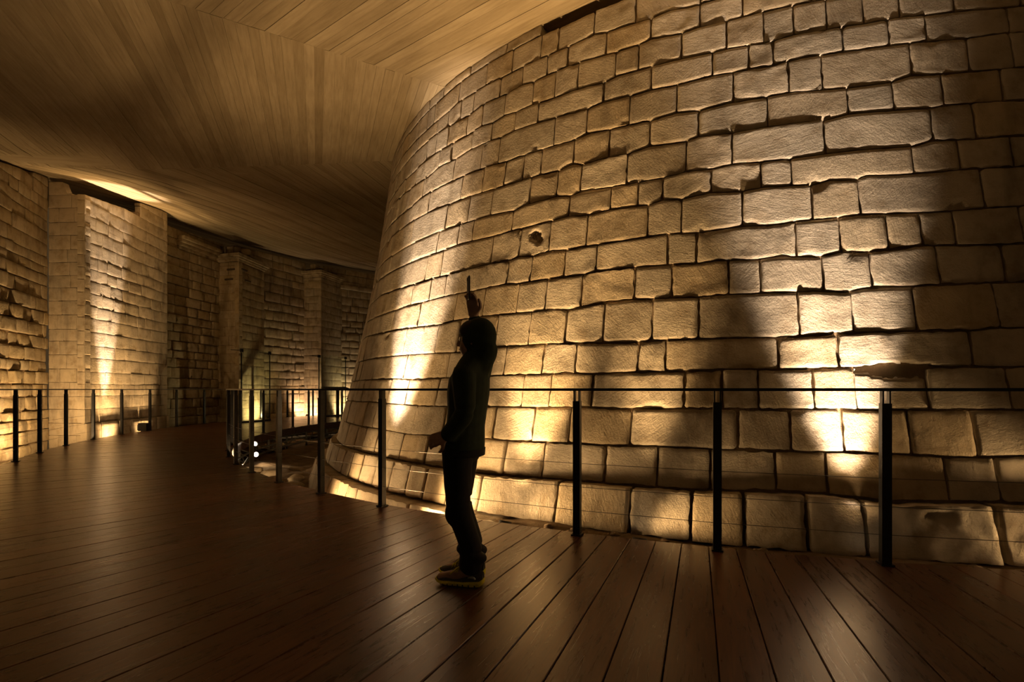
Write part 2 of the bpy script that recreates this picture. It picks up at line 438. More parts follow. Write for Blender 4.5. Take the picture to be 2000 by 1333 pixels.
COURSES = [
    ('X', 'W', [182.55, 185.38, 189.45, 192.37, 195.92, 199.39, 202.18, 205.94, 210.14, 213.22, 215.99, 218.16, 220.26, 223.89, 227.76, 231.57, 235.72, 239.64, 243.96, 248.68, 253.97, 257.51, 261.99, 266.60, 270.16, 272.97, 278.30, 281.88, 285.49, 290.61]),
    ('W', 'A', [180.91, 184.84, 187.62, 190.97, 194.98, 197.64, 201.79, 205.33, 209.10, 212.28, 214.69, 217.42, 220.31, 223.09, 225.51, 227.70, 230.20, 233.24, 239.11, 243.64, 246.97, 249.58, 252.52, 255.04, 260.63, 265.85, 269.19, 273.62, 277.20, 281.93, 286.61, 289.97]),
    ('A', 'B', [179.77, 184.12, 188.24, 191.70, 195.94, 199.90, 203.82, 208.08, 212.22, 214.89, 217.83, 220.25, 222.64, 226.34, 230.70, 234.48, 237.57, 241.84, 245.01, 247.92, 251.25, 253.71, 259.15, 261.42, 264.49, 269.50, 273.32, 277.37, 280.55, 285.16, 288.72]),
    ('B', 'C', [181.21, 184.17, 187.16, 190.99, 194.38, 198.11, 201.26, 205.60, 209.90, 213.16, 215.92, 218.24, 220.78, 223.74, 227.78, 230.54, 233.06, 236.46, 239.18, 243.28, 249.39, 252.10, 254.64, 257.79, 260.78, 265.53, 270.28, 274.56, 279.75, 283.08, 288.10]),
    ('C', 'D', [183.71, 187.89, 192.43, 196.24, 200.09, 204.62, 207.56, 210.41, 214.31, 218.08, 221.59, 226.25, 231.04, 235.23, 237.46, 240.54, 246.40, 248.58, 250.52, 253.37, 255.46, 258.93, 262.77, 267.63, 270.57, 274.33, 277.35, 280.65, 284.01, 289.04]),
    ('D', 'E', [181.62, 184.65, 188.66, 193.19, 197.49, 201.08, 204.27, 207.12, 212.48, 216.21, 220.28, 226.96, 230.22, 233.17, 236.56, 239.17, 243.49, 245.24, 251.63, 254.76, 261.34, 265.56, 270.19, 273.13, 277.69, 281.45, 285.79, 290.33]),
    ('E', 'F', [182.09, 185.65, 188.51, 192.10, 195.09, 198.80, 202.45, 206.39, 212.93, 219.13, 222.36, 224.66, 227.60, 231.87, 235.09, 238.13, 240.97, 244.30, 247.20, 252.85, 255.66, 258.87, 262.97, 267.16, 271.97, 275.80, 278.65, 282.82, 286.16, 290.88]),
    ('F', 'G', [182.51, 185.29, 188.85, 192.15, 195.45, 198.83, 203.25, 206.61, 209.99, 215.06, 220.90, 226.52, 230.04, 233.58, 236.17, 239.11, 243.01, 245.46, 249.00, 250.81, 254.27, 256.82, 260.35, 263.80, 268.02, 273.22, 277.48, 282.21, 287.48, 292.47]),
    ('G', 'H', [182.22, 185.96, 189.08, 192.37, 195.93, 199.04, 203.28, 207.51, 211.60, 218.65, 222.11, 224.49, 232.15, 234.52, 237.52, 240.08, 245.14, 247.00, 252.92, 255.37, 257.95, 259.76, 261.54, 265.08, 268.70, 273.11, 277.43, 280.50, 284.45, 288.26]),
    ('H', 'I', [181.51, 184.50, 187.77, 191.70, 195.11, 198.74, 201.67, 204.45, 208.46, 215.17, 220.54, 223.25, 230.04, 233.09, 235.97, 239.13, 243.70, 246.00, 249.85, 253.92, 256.61, 263.36, 268.58, 272.02, 275.20, 278.73, 282.41, 285.79, 289.99]),
    ('I', 'J', [183.85, 186.74, 191.34, 195.71, 199.64, 203.07, 205.93, 210.40, 216.83, 221.88, 225.24, 227.31, 232.02, 237.42, 240.83, 242.91, 244.66, 247.91, 251.02, 252.85, 259.75, 262.39, 265.36, 269.56, 274.65, 277.59, 281.92, 285.17, 289.96]),
    ('J', 'K', [181.01, 184.95, 188.02, 192.31, 195.75, 198.47, 201.09, 204.77, 209.24, 215.88, 222.79, 226.26, 229.31, 233.47, 236.16, 238.25, 242.01, 246.23, 249.26, 254.87, 261.10, 263.51, 267.36, 270.85, 275.48, 279.08, 282.85, 287.64, 291.73]),
    ('K', 'M', [181.68, 184.29, 188.82, 192.55, 196.89, 200.38, 203.30, 206.93, 211.10, 214.48, 218.83, 224.76, 227.80, 230.48, 232.55, 234.40, 237.43, 240.44, 243.60, 247.04, 251.56, 256.37, 259.07, 261.96, 265.47, 269.16, 273.96, 278.54, 282.80, 287.33, 292.40]),
    ('M', 'N', [182.79, 186.96, 190.79, 194.73, 197.98, 201.91, 205.63, 209.33, 213.30, 216.91, 222.95, 227.13, 229.45, 235.47, 238.43, 241.95, 245.51, 249.36, 252.93, 254.95, 260.32, 263.73, 266.43, 270.48, 273.35, 277.55, 282.58, 287.04, 291.52]),
    ('N', 'O', [182.04, 184.87, 187.75, 192.27, 196.62, 200.96, 203.71, 207.75, 211.06, 214.44, 219.74, 222.08, 225.49, 228.19, 231.07, 233.56, 239.76, 243.57, 247.99, 250.39, 251.99, 256.34, 259.15, 261.38, 266.50, 270.34, 273.85, 277.64, 282.16, 285.38, 289.44]),
    ('O', 'P', [183.54, 187.91, 191.07, 194.80, 198.27, 201.74, 205.96, 208.58, 212.62, 216.54, 218.67, 220.96, 224.34, 226.62, 229.58, 232.85, 235.15, 237.36, 240.64, 242.51, 245.77, 248.94, 251.41, 253.36, 255.43, 257.69, 259.92, 263.27, 267.48, 270.72, 275.12, 280.27, 285.36, 288.51]),
    ('P', 'Q', [183.55, 187.43, 190.93, 195.01, 199.04, 202.47, 205.47, 209.85, 213.70, 218.51, 220.60, 222.93, 225.00, 228.72, 231.48, 234.18, 236.24, 239.74, 243.41, 247.08, 250.04, 254.58, 258.29, 262.79, 267.09, 271.70, 275.83, 279.51, 283.44, 288.64]),
    ('Q', 'R', [181.77, 185.34, 189.14, 192.14, 195.27, 198.35, 202.92, 207.23, 209.85, 212.75, 215.72, 217.40, 222.28, 226.65, 230.05, 233.34, 235.16, 238.60, 242.16, 247.10, 250.44, 255.52, 259.53, 264.43, 269.32, 274.48, 278.58, 282.97, 287.23, 290.52]),
    ('R', 'S', [183.60, 187.79, 190.67, 193.54, 196.79, 200.72, 203.36, 207.78, 212.24, 215.84, 219.02, 223.98, 229.12, 233.21]),
]


# ------------------------------------------------------------------ masonry
def block(S, a0, a1, zb, zt, seed, gap=0.006, amp=0.010, rr=0.045, rd=0.022, depth=0.16, cell=0.035, h0=0.0,
          wob=0.008, cr=0.03, dents=()):
    """one dressed stone on the surface S(a, z, h): wavy arrises, rounded corners, uneven face, real depth"""
    am = 0.5 * (a0 + a1)
    w = a1 - a0
    hgt = zt(am) - zb(am)
    nu = max(3, min(26, int(w / cell)))
    nv = max(3, min(14, int(hgt / cell)))
    us = sorted({0.0, 1.0, min(.25, .016 / w), 1 - min(.25, .016 / w), *[i / nu for i in range(1, nu)]})
    vs = sorted({0.0, 1.0, min(.25, .016 / hgt), 1 - min(.25, .016 / hgt), *[j / nv for j in range(1, nv)]})
    nu, nv = len(us) - 1, len(vs) - 1
    rnd = random.Random(seed)
    sx = rnd.uniform(0, 400)
    tilt_a, tilt_z = rnd.uniform(-.006, .006), rnd.uniform(-.006, .006)
    crs = [cr * rnd.uniform(.4, 2.0) for _ in range(4)]
    verts, faces = [], []

    def N(x, y, k=0.0):
        return noise.noise(Vector((x, y, sx + k)))

    bh = []
    for j, t in enumerate(vs):
        for i, s in enumerate(us):
            a = a0 + gap + s * (w - 2 * gap)
            z0, z1 = zb(a) + gap, zt(a) - gap
            z = z0 + t * (z1 - z0)
            # wavy outline
            wl = abs(N(z * 9, 1.3)) * wob + abs(N(z * 31, 8.3)) * wob * .4
            wr = abs(N(z * 9, 5.7)) * wob + abs(N(z * 31, 3.1)) * wob * .4
            a += (1 - s) ** 3 * wl * 2 - s ** 3 * wr * 2
            wb = abs(N(a * 8, 11.1)) * wob + abs(N(a * 27, 2.2)) * wob * .5
            wt = abs(N(a * 8, 17.9)) * wob + abs(N(a * 27, 6.6)) * wob * .5
            z += (1 - t) ** 3 * wb * 2 - t ** 3 * wt * 2
            al, ar = a - (a0 + gap), (a1 - gap) - a
            dl, dt_ = z - z0, z1 - z
            # rounded corners
            k = (0 if al < ar else 1) + (0 if dl < dt_ else 2)
            c = min(crs[k], w * .3, hgt * .3)
            da, dz = min(al, ar), min(dl, dt_)
            if da < c and dz < c:
                vx, vz = c - da, c - dz
                ln = math.hypot(vx, vz)
                if ln > c:
                    q = c / ln
                    na, nz = c - vx * q, c - vz * q
                    a += (na - da) * (1 if al < ar else -1)
                    z += (nz - dz) * (1 if dl < dt_ else -1)
                    da, dz = na, nz
                d = max(0.0, c - math.hypot(c - da, c - dz))
            else:
                d = min(da, dz)
            h = h0 + amp * N(a * 3.2, z * 4.5) + amp * .55 * N(a * 11, z * 13) + tilt_a * (s - .5) + tilt_z * (t - .5)
            if d < rr:
                h -= rd * (1 - max(d, 0) / rr) ** 2
            for (ca, cz, ra, rz, dp) in dents:
                e = ((a - ca) / ra) ** 2 + ((z - cz) / rz) ** 2
                e += .75 * N(a * 17, z * 17, 3.0) + .35 * N(a * 41, z * 41, 7.0)
                if e < 1:
                    h -= dp * min(1.0, 1.3 * math.sqrt(max(0.0, 1 - e)))
            verts.append(S(a, z, h))
            if i in (0, nu) or j in (0, nv):
                bh.append((i, j, a, z))
    W = nu + 1
    for j in range(nv):
        for i in range(nu):
            faces.append((j * W + i, j * W + i + 1, (j + 1) * W + i + 1, (j + 1) * W + i))
    loop = [(i, 0) for i in range(nu)] + [(nu, j) for j in range(nv)] + [(i, nv) for i in range(nu, 0, -1)] + [(0, j) for j in range(nv, 0, -1)]
    pos = {(i, j): (a, z) for i, j, a, z in bh}
    n = len(loop)
    b0 = len(verts)
    for (i, j) in loop:                      # own arris vertices, so that the face and the sides meet crisply
        verts.append(verts[j * W + i].copy())
    for (i, j) in loop:
        a, z = pos[(i, j)]
        verts.append(S(a, z, -depth))
    for k in range(n):
        k2 = (k + 1) % n
        faces.append((b0 + k, b0 + n + k, b0 + n + k2, b0 + k2))
    return verts, faces


def add_vf(acc, vf):
    n = len(acc[0])
    acc[0].extend(vf[0])
    acc[1].extend(tuple(i + n for i in f) for f in vf[1])


# ------------------------------------------------------------------ the round tower
RREF = 7.8


def tower_S(off):
    def S(a, z, h):
        th = a / RREF
        r = tower_r(z) + off + h
        return Vector((TC.x + r * math.cos(th), TC.y + r * math.sin(th), z))
    return S


def build_tower():
    # mortar core with a flat broken top
    v, f = [], []
    nth, nz = 90, 26
    zs = [-0.9 + (5.10 + 0.9) * k / nz for k in range(nz + 1)]
    for z in zs:
        for k in range(nth + 1):
            th = math.radians(140 + 190 * k / nth)
            r = tower_r(z) - 0.035
            v.append((TC.x + r * math.cos(th), TC.y + r * math.sin(th), z))
    W = nth + 1
    for j in range(nz):
        for i in range(nth):
            f.append((j * W + i, j * W + i + 1, (j + 1) * W + i + 1, (j + 1) * W + i))
    v.append((TC.x, TC.y, 5.10))
    for i in range(nth):
        f.append((nz * W + i, nz * W + i + 1, len(v) - 1))
    v.append((TC.x, TC.y, -.9))
    f.append(tuple([nz * W + nth, len(v) - 2, len(v) - 1] + [j * W + nth for j in range(nz)]))
    f.append(tuple([len(v) - 2] + [j * W for j in range(nz, -1, -1)] + [len(v) - 1]))
    root = mesh_obj('stone_tower', v, f, M_CORE)
    tag(root, 'massive round tower of pale limestone courses leaning back under the concrete ceiling', 'tower')
    stuff = ([], [])
    cand = []
    R180 = math.radians(1) * RREF
    for ci, (b, t, th) in enumerate(COURSES):
        off = {'X': 0.24, 'W': 0.085}.get(b, 0.0)
        S = tower_S(off)
        lb, lt = BED_LINES[b], BED_LINES[t]
        for k in range(len(th) - 1):
            a0, a1 = th[k], th[k + 1]
            if a1 - a0 < .5 or (b == 'X' and a0 > 235):      # the lowest step runs under the earth here
                continue
            cand.append((ci, b, t, off, S, lb, lt, a0, a1, k))
    vis = [c for c in cand if c[8] > 199 and c[7] < 266.5 and not (c[1] == 'X' and c[7] > 236)]
    keep = {id(c) for c in sorted(vis, key=lambda c: -(c[8] - c[7]) * (1.0 if c[7] > 206 else .4))[:300]}
    for c in cand:
        ci, b, t, off, S, lb, lt, a0, a1, k = c
        seed = ci * 977 + k * 31 + 5
        rnd = random.Random(seed)
        A0, A1 = a0 * R180, a1 * R180
        dents = []
        if t in 'DE' and a0 < 258 < a1 + 2:
            dents.append((257.55 * R180, 1.262, .27, .062, .10))
            dents.append((258.6 * R180, 1.275, .17, .03, .07))
        if (b, t) == ('H', 'I') and a0 < 234.6 < a1:
            dents.append((234.6 * R180, 2.74, .07, .06, .05))
            dents.append((235.0 * R180, 2.68, .05, .04, .05))
        if rnd.random() < .30:
            dents.append((rnd.uniform(A0, A1), lerp_tab(lb, a0) + rnd.choice([0.0, .01, .3]), rnd.uniform(.03, .10), rnd.uniform(.02, .05), rnd.uniform(.008, .022)))
        ledge = b in 'WX'
        rough = rnd.random()
        vf = block(S, A0, A1, lambda a: lerp_tab(lb, a / R180), lambda a: lerp_tab(lt, a / R180), seed,
                   gap=rnd.uniform(.002, .006) if not ledge else rnd.uniform(.004, .009), amp=.003 + .010 * rough * rough,
                   rr=rnd.uniform(.012, .030), rd=rnd.uniform(.005, .014), depth=.24 if not ledge else .30,
                   cell=.020 if len(dents) > 1 else .034, h0=rnd.uniform(-.005, .006), wob=.004 + .008 * rough,
                   cr=rnd.uniform(.006, .028), dents=dents)
        if id(c) in keep:
            mesh_obj('stone', vf[0], vf[1], M_STONE, root, True)
        else:
            add_vf(stuff, vf)
    o = mesh_obj('stonework', stuff[0], stuff[1], M_STONE, root, True)
    tag(o, kind='stuff')
    return root


# ------------------------------------------------------------------ straight walls
def wall_S(P0, P1, side):
    P0, P1 = Vector(P0), Vector(P1)
    d = (P1 - P0).normalized()
    n = Vector((-d.y, d.x)) * side

    def S(a, z, h):
        p = P0 + d * a + n * h
        return Vector((p.x, p.y, z))
    return S, (P1 - P0).length


def masonry(P0, P1, side, z0, top, parent, mat, seed, ch=(.26, .34), jw=(.34, .75), amp=.010, h_rand=.012, rough_fn=None, name='stone',
            gap=(.004, .010), cell=.10, skip=None, depth=.16, soft=1.0):
    S, Lw = wall_S(P0, P1, side)
    rnd = random.Random(seed)
    z = z0
    n = 0
    zmax = max(top(0), top(Lw))
    while z < zmax - .06:
        hh = rnd.uniform(*ch)
        js = [0.0]
        a = rnd.uniform(.15, jw[1])
        while a < Lw - .14:
            js.append(a)
            a += rnd.uniform(*jw)
        js.append(Lw)
        for a0, a1 in zip(js, js[1:]):
            am = .5 * (a0 + a1)
            if z > top(am) - .08:
                continue
            if skip and skip(am, z + hh / 2):
                continue
            r = rough_fn(am, z + hh / 2) if rough_fn else 1.0
            zz = z
            vf = block(S, a0, a1, lambda q: zz, lambda q: max(zz + .04, min(zz + hh, top(q) - .012)), rnd.randint(0, 99999),
                       gap=rnd.uniform(*gap) * (.35 + .65 * r), amp=amp * (.3 + r), rr=.05 * (.4 + .6 * soft), rd=(.008 + .020 * r) * soft, depth=depth, cell=cell,
                       h0=rnd.uniform(-h_rand, h_rand) * (.2 + r * 1.6), wob=.004 + .012 * r, cr=.01 + .03 * r)
            mesh_obj(name, vf[0], vf[1], mat, parent, True)
            n += 1
        z += hh
    return n


def wall_core(name, P0, P1, side, z0, top, mat, thick=.5, front=-.075):
    S, Lw = wall_S(P0, P1, side)
    n = max(2, int(Lw / .6))
    v, f = [], []
    for k in range(n + 1):
        a = Lw * k / n
        zt = top(a) - .015
        v += [S(a, z0, front), S(a, zt, front), S(a, zt, front - thick), S(a, z0, front - thick)]
    for k in range(n):
        for q in range(4):
            f.append((k * 4 + q, k * 4 + (q + 1) % 4, (k + 1) * 4 + (q + 1) % 4, (k + 1) * 4 + q))
    f.append((3, 2, 1, 0))
    f.append(tuple(n * 4 + q for q in range(4)))
    o = mesh_obj(name, v, f, mat)
    return o


def top_fn(P0, P1, drop=0.0):
    P0, P1 = Vector(P0), Vector(P1)
    Lw = (P1 - P0).length
    return lambda a: ceil_z(*(P0 + (P1 - P0) * min(1, max(0, a / Lw)))) - drop - .02


def build_outer_walls():
    # rough wall at the far left
    A, B = (-9.05, 7.0), (-11.0, 12.14)
    tp = top_fn(A, B)
    w = wall_core('wall_left', A, B, -1, -.9, tp, M_CORE)
    tag(w, 'rough weathered masonry wall with protruding courses at the left edge', kind='structure')

    def rough(a, z):
        return max(0.12, min(1.0, (4.4 - z) / 1.6)) * (1.0 if a < 4.9 else .35)
    masonry(A, B, -1, -.85, tp, w, M_OLD, 21, ch=(.20, .32), jw=(.28, .62), amp=.018, h_rand=.038, rough_fn=rough, cell=.075)
    # end of the wall against the pier, smooth rendered strip
    # ---------------- lit pier
    F0, F1, F2, F3 = (-11.0, 12.15), (-10.1, 12.1), (-10.5, 15.6), (-11.3, 15.65)
    top_side = top_fn(F1, F2)
    Ls = (Vector(F2) - Vector(F1)).length

    def side_top(a):
        return top_side(a) - (0.30 if a < Ls * .60 else 0.0)

    def front_top(a):
        return ceil_z(-10.5, 12.1) - .03 - (.30 if a > .42 else .02)
    pier = MB()
    pier.prism([(-11.0, 12.19), (-10.14, 12.14), (-10.28, 13.3), (-10.38, 14.2), (-11.0, 14.2)], -.9, 5.66)
    pier.prism([(-11.3, 14.2), (-10.38, 14.2), (-10.54, 15.56), (-11.3, 15.6)], -.9, 6.05)
    p = pier.build('stone_pier', M_CORE)
    tag(p, 'tall square stone pier lit by a bright upward beam, dark gap on top', 'pier')
    masonry(F0, F1, -1, -.85, front_top, p, M_PIER, 31, ch=(.28, .34), jw=(.35, .6), amp=.004, h_rand=.004, gap=(.0008, .002), rough_fn=lambda a, z: .25, soft=.3)

    def rs(a, z):
        return .8 if (.8 < a < 2.0 and 3.0 < z < 4.2) else .15
    masonry(F1, F2, -1, .32, side_top, p, M_PIER, 37, ch=(.28, .34), jw=(.32, .75), amp=.004, h_rand=.0025, gap=(.0005, .0015), rough_fn=rs, cell=.08, soft=.22)
    masonry(F2, F3, -1, -.85, lambda a: 6.1, p, M_OLD, 39, amp=.006, rough_fn=lambda a, z: .3)
    # plinth course at its foot
    d = (Vector(F2) - Vector(F1)).normalized()
    nn = Vector((d.y, -d.x))
    a = 0
    rnd = random.Random(4)
    while a < Ls - .05:
        w2 = min(rnd.uniform(.42, .8), Ls + .04 - a)
        c = Vector(F1) + d * (a + w2 / 2) + nn * .0
        S, _ = wall_S(F1, F2, -1)
        aa = a
        vf = block(S, aa, aa + w2, lambda q: -.9, lambda q: .32, rnd.randint(0, 9999), gap=.003, amp=.006, h0=.06, depth=.1, cell=.1)
        mesh_obj('plinth_stone', vf[0], vf[1], M_PIER, p, True)
        a += w2
    # ---------------- recess wall between pier and pillar
    R0, R1 = (-11.0, 15.72), (-10.62, 18.95)
    tp = top_fn(R0, R1, .22)
    w = wall_core('wall_recess', R0, R1, -1, -.9, tp, M_CORE)
    tag(w, 'shadowed recess wall of rough stone between the pier and the pillar', kind='structure')
    masonry(R0, R1, -1, -.85, tp, w, M_OLD, 43, ch=(.24, .36), jw=(.34, .7), amp=.018, h_rand=.03,
            rough_fn=lambda a, z: .9 if 1.0 < a < 2.9 and z < 4.6 else .35)
    S, Lw = wall_S(R0, R1, -1)
    cn = ([], [])
    for (q0, q1, h) in ((5.83, 5.93, .10), (5.93, 6.02, .20), (6.02, 6.14, .27)):
        vf = block(S, .95, 2.75, lambda a: q0, lambda a: q1, 3, gap=0, amp=.006, h0=h, depth=.05, cell=.2, rr=.02, rd=.01, wob=.002, cr=.01)
        add_vf(cn, vf)
    mesh_obj('cornice', cn[0], cn[1], M_OLD, w, True)

    # ---------------- two pillars with moulded caps
    def pillar(K, Lft, Rgt, capz, label, seed, slots):
        K, Lft, Rgt = Vector(K), Vector(Lft), Vector(Rgt)
        back = Lft + (Rgt - K)
        core = MB()
        cen = (K + Lft + Rgt + back) / 4
        poly = [K, Rgt, back, Lft]
        ins = [cen + (q - cen) * .965 for q in poly]
        core.prism(ins, -.9, capz + .05)
        p = core.build('stone_pillar', M_CORE)
        tag(p, label, 'pillar')
        masonry(Lft, K, -1, -.85, lambda a: capz - .02, p, M_OLD, seed, ch=(.28, .36), jw=(.35, .7), amp=.006, h_rand=.006, gap=(.001, .004), rough_fn=lambda a, z: .3, soft=.5)
        masonry(K, Rgt, -1, -.85, lambda a: capz - .02, p, M_OLD, seed + 1, ch=(.28, .36), jw=(.35, .7), amp=.006, h_rand=.006, gap=(.001, .004), rough_fn=lambda a, z: .3, soft=.5)
        masonry(Rgt, back, -1, -.85, lambda a: capz - .02, p, M_OLD, seed + 2, ch=(.28, .36), jw=(.35, .7), amp=.006, h_rand=.006, gap=(.001, .004), rough_fn=lambda a, z: .3, soft=.5)
        cm = MB()
        for (za, zb_, s) in ((capz - .02, capz + .06, 1.06), (capz + .06, capz + .13, 1.14), (capz + .13, capz + .24, 1.24)):
            cm.prism([cen + (q - cen) * s for q in poly], za, zb_)
        c = cm.build('cornice', M_OLD, p)
        # hipped mortar cap
        v = [Vector((*(cen + (q - cen) * 1.16), capz + .24)) for q in poly] + [Vector((*(cen + (q - cen) * .35), capz + .50)) for q in poly]
        f = [(0, 1, 5, 4), (1, 2, 6, 5), (2, 3, 7, 6), (3, 0, 4, 7), (4, 5, 6, 7)]
        mesh_obj('mortar_cap', v, f, M_DARKCAP, p)
        for k, (fx, fy) in enumerate(((.16, .42), (.42, .18))):
            c0 = K + (Lft - K) * fx + (Rgt - K) * fy
            sx = MB().box((c0.x, c0.y, capz + .47), (.30, .26, .22), rz=.3 + k)
            mesh_obj('cap_stone', sx.v, sx.f, M_OLD, p)
        # solid dark bars paint the shade inside narrow put-log slots under the cap
        for (P, Q, a, z) in slots:
            P, Q = Vector(P), Vector(Q)
            dd = (Q - P).normalized()
            c0 = P + dd * a
            nn = Vector((dd.y, -dd.x))
            sx = MB().box((c0.x + nn.x * .0, c0.y + nn.y * .0, z), (.34, .09, .05), rz=math.atan2(dd.y, dd.x))
            mesh_obj('slot_shade', sx.v, sx.f, M_DARKCAP, p)
        return p
    K2, L2, G2 = (-9.81, 18.4), (-10.92, 18.72), (-9.68, 20.0)
    pillar(K2, L2, G2, 5.75, 'square stone pillar with moulded cap and hipped mortar top, nearer of two', 51,
           [(L2, K2, .82, 5.45), (K2, G2, .28, 5.48), (L2, K2, .72, 5.1), (K2, G2, .5, 5.12)])
    K3, L3, G3 = (-8.31, 22.3), (-9.5, 22.62), (-7.9, 23.85)
    pillar(K3, L3, G3, 6.05, 'square stone pillar with moulded cap, farther one beside the tower', 61, [])
    # ---------------- walls between and beyond the pillars
    for (nm, P, Q, seed, lab) in (('wall_recess', (-10.45, 19.4), (-9.1, 22.6), 71, 'dark recess wall between the two capped pillars'),
                                  ('wall_back', (-8.4, 23.3), (-4.3, 27.3), 77, 'far masonry wall with a ledge, beside the tower edge')):
        tp = top_fn(P, Q, .12)
        w = wall_core(nm, P, Q, -1, -.9, tp, M_CORE)
        tag(w, lab, kind='structure')
        masonry(P, Q, -1, -.85, tp, w, M_OLD, seed, ch=(.28, .40), jw=(.36, .8), amp=.014, h_rand=.02,
                rough_fn=lambda a, z: .8 if z < 5 else .3, cell=.12)
        if nm == 'wall_back':
            S, Lw = wall_S(P, Q, -1)
            vf = block(S, .6, Lw, lambda a: 5.78, lambda a: 5.98, 5, gap=0, amp=.006, h0=.12, depth=.05, cell=.3, rr=.03, rd=.02, wob=.003)
            mesh_obj('ledge', vf[0], vf[1], M_OLD, w, True)


# ------------------------------------------------------------------ the walkway
PLANK = 0.01535


def ring_pt(ang, r):
    return Vector((DC.x + r * math.cos(ang), DC.y + r * math.sin(ang)))


def build_floor():
    a0, a1 = math.radians(143), math.radians(271)
    n = int((a1 - a0) / PLANK)

    def r_out(a):
        return lerp_tab([(150, 15.57), (175, 15.57), (182, 15.36), (192, 15.16), (208, 14.79), (214, 14.75), (216, 17.6)], math.degrees(a))
    v, f = [], []
    m = 64
    for k in range(m + 1):
        a = a0 + (a1 - a0) * k / m
        for r, z in ((RING_IN + .02, -.05), (r_out(a) - .1, -.05), (r_out(a) - .1, -.20), (RING_IN + .02, -.20)):
            p = ring_pt(a, r)
            v.append((p.x, p.y, z))
    for k in range(m):
        for q in range(4):
            f.append((k * 4 + q, k * 4 + (q + 1) % 4, (k + 1) * 4 + (q + 1) % 4, (k + 1) * 4 + q))
    f += [(0, 1, 2, 3), tuple(m * 4 + q for q in (3, 2, 1, 0))]
    root = mesh_obj('floor', v, f, M_BLACK)
    tag(root, 'curved walkway of dark red-brown boards laid radially around the tower', kind='structure')
    rnd = random.Random(8)
    for k in range(n):
        a = a0 + (k + .5) * PLANK
        half = PLANK / 2
        wide = .0045 if k % 9 else .009
        r0, r1 = RING_IN - .07 + rnd.uniform(-.004, .004), r_out(a)
        dz = rnd.uniform(-.0012, .0012)
        v, uvs = [], []
        nr = 6
        for i in range(nr + 1):
            r = r0 + (r1 - r0) * i / nr
            g = wide / 2 / r
            for (s, z, b) in ((-1, -.04, 0), (-1, -.004, 0), (-1, 0, .003), (1, 0, -.003), (1, -.004, 0), (1, -.04, 0)):
                ang = a + s * (half - g) + b / r
                p = ring_pt(ang, r)
                v.append((p.x, p.y, z + dz))
                uvs.append((r, s * half * r))
        f = []
        for i in range(nr):
            for q in range(6):
                f.append((i * 6 + q, i * 6 + (q + 1) % 6, (i + 1) * 6 + (q + 1) % 6, (i + 1) * 6 + q))
        f += [tuple(range(6)), tuple(nr * 6 + q for q in range(5, -1, -1))]
        mesh_obj('plank', v, f, M_WOOD, root, False, uvs)
    # edge boards on the tower side
    m2 = 44
    for k in range(m2):
        b0 = a0 + (a1 - a0) * k / m2 + .0008
        b1 = a0 + (a1 - a0) * (k + 1) / m2 - .0008
        poly = []
        for q in range(4):
            p = ring_pt(b0 + (b1 - b0) * q / 3, RING_IN - .045)
            poly.append(p)
        for q in range(3, -1, -1):
            p = ring_pt(b0 + (b1 - b0) * q / 3, RING_IN - .015)
            poly.append(p)
        mb = MB().prism(poly, -.20, -.042)
        mesh_obj('fascia_board', mb.v, mb.f, M_FASCIA, root)
    return root


# ------------------------------------------------------------------ the ceiling
def clip(poly, p, n):
    out = []
    for i in range(len(poly)):
        a, b = poly[i], poly[(i + 1) % len(poly)]
        da, db = (a - p).dot(n), (b - p).dot(n)
        if da >= 0:
            out.append(a)
        if (da >= 0) != (db >= 0):
            out.append(a + (b - a) * (da / (da - db)))
    return out


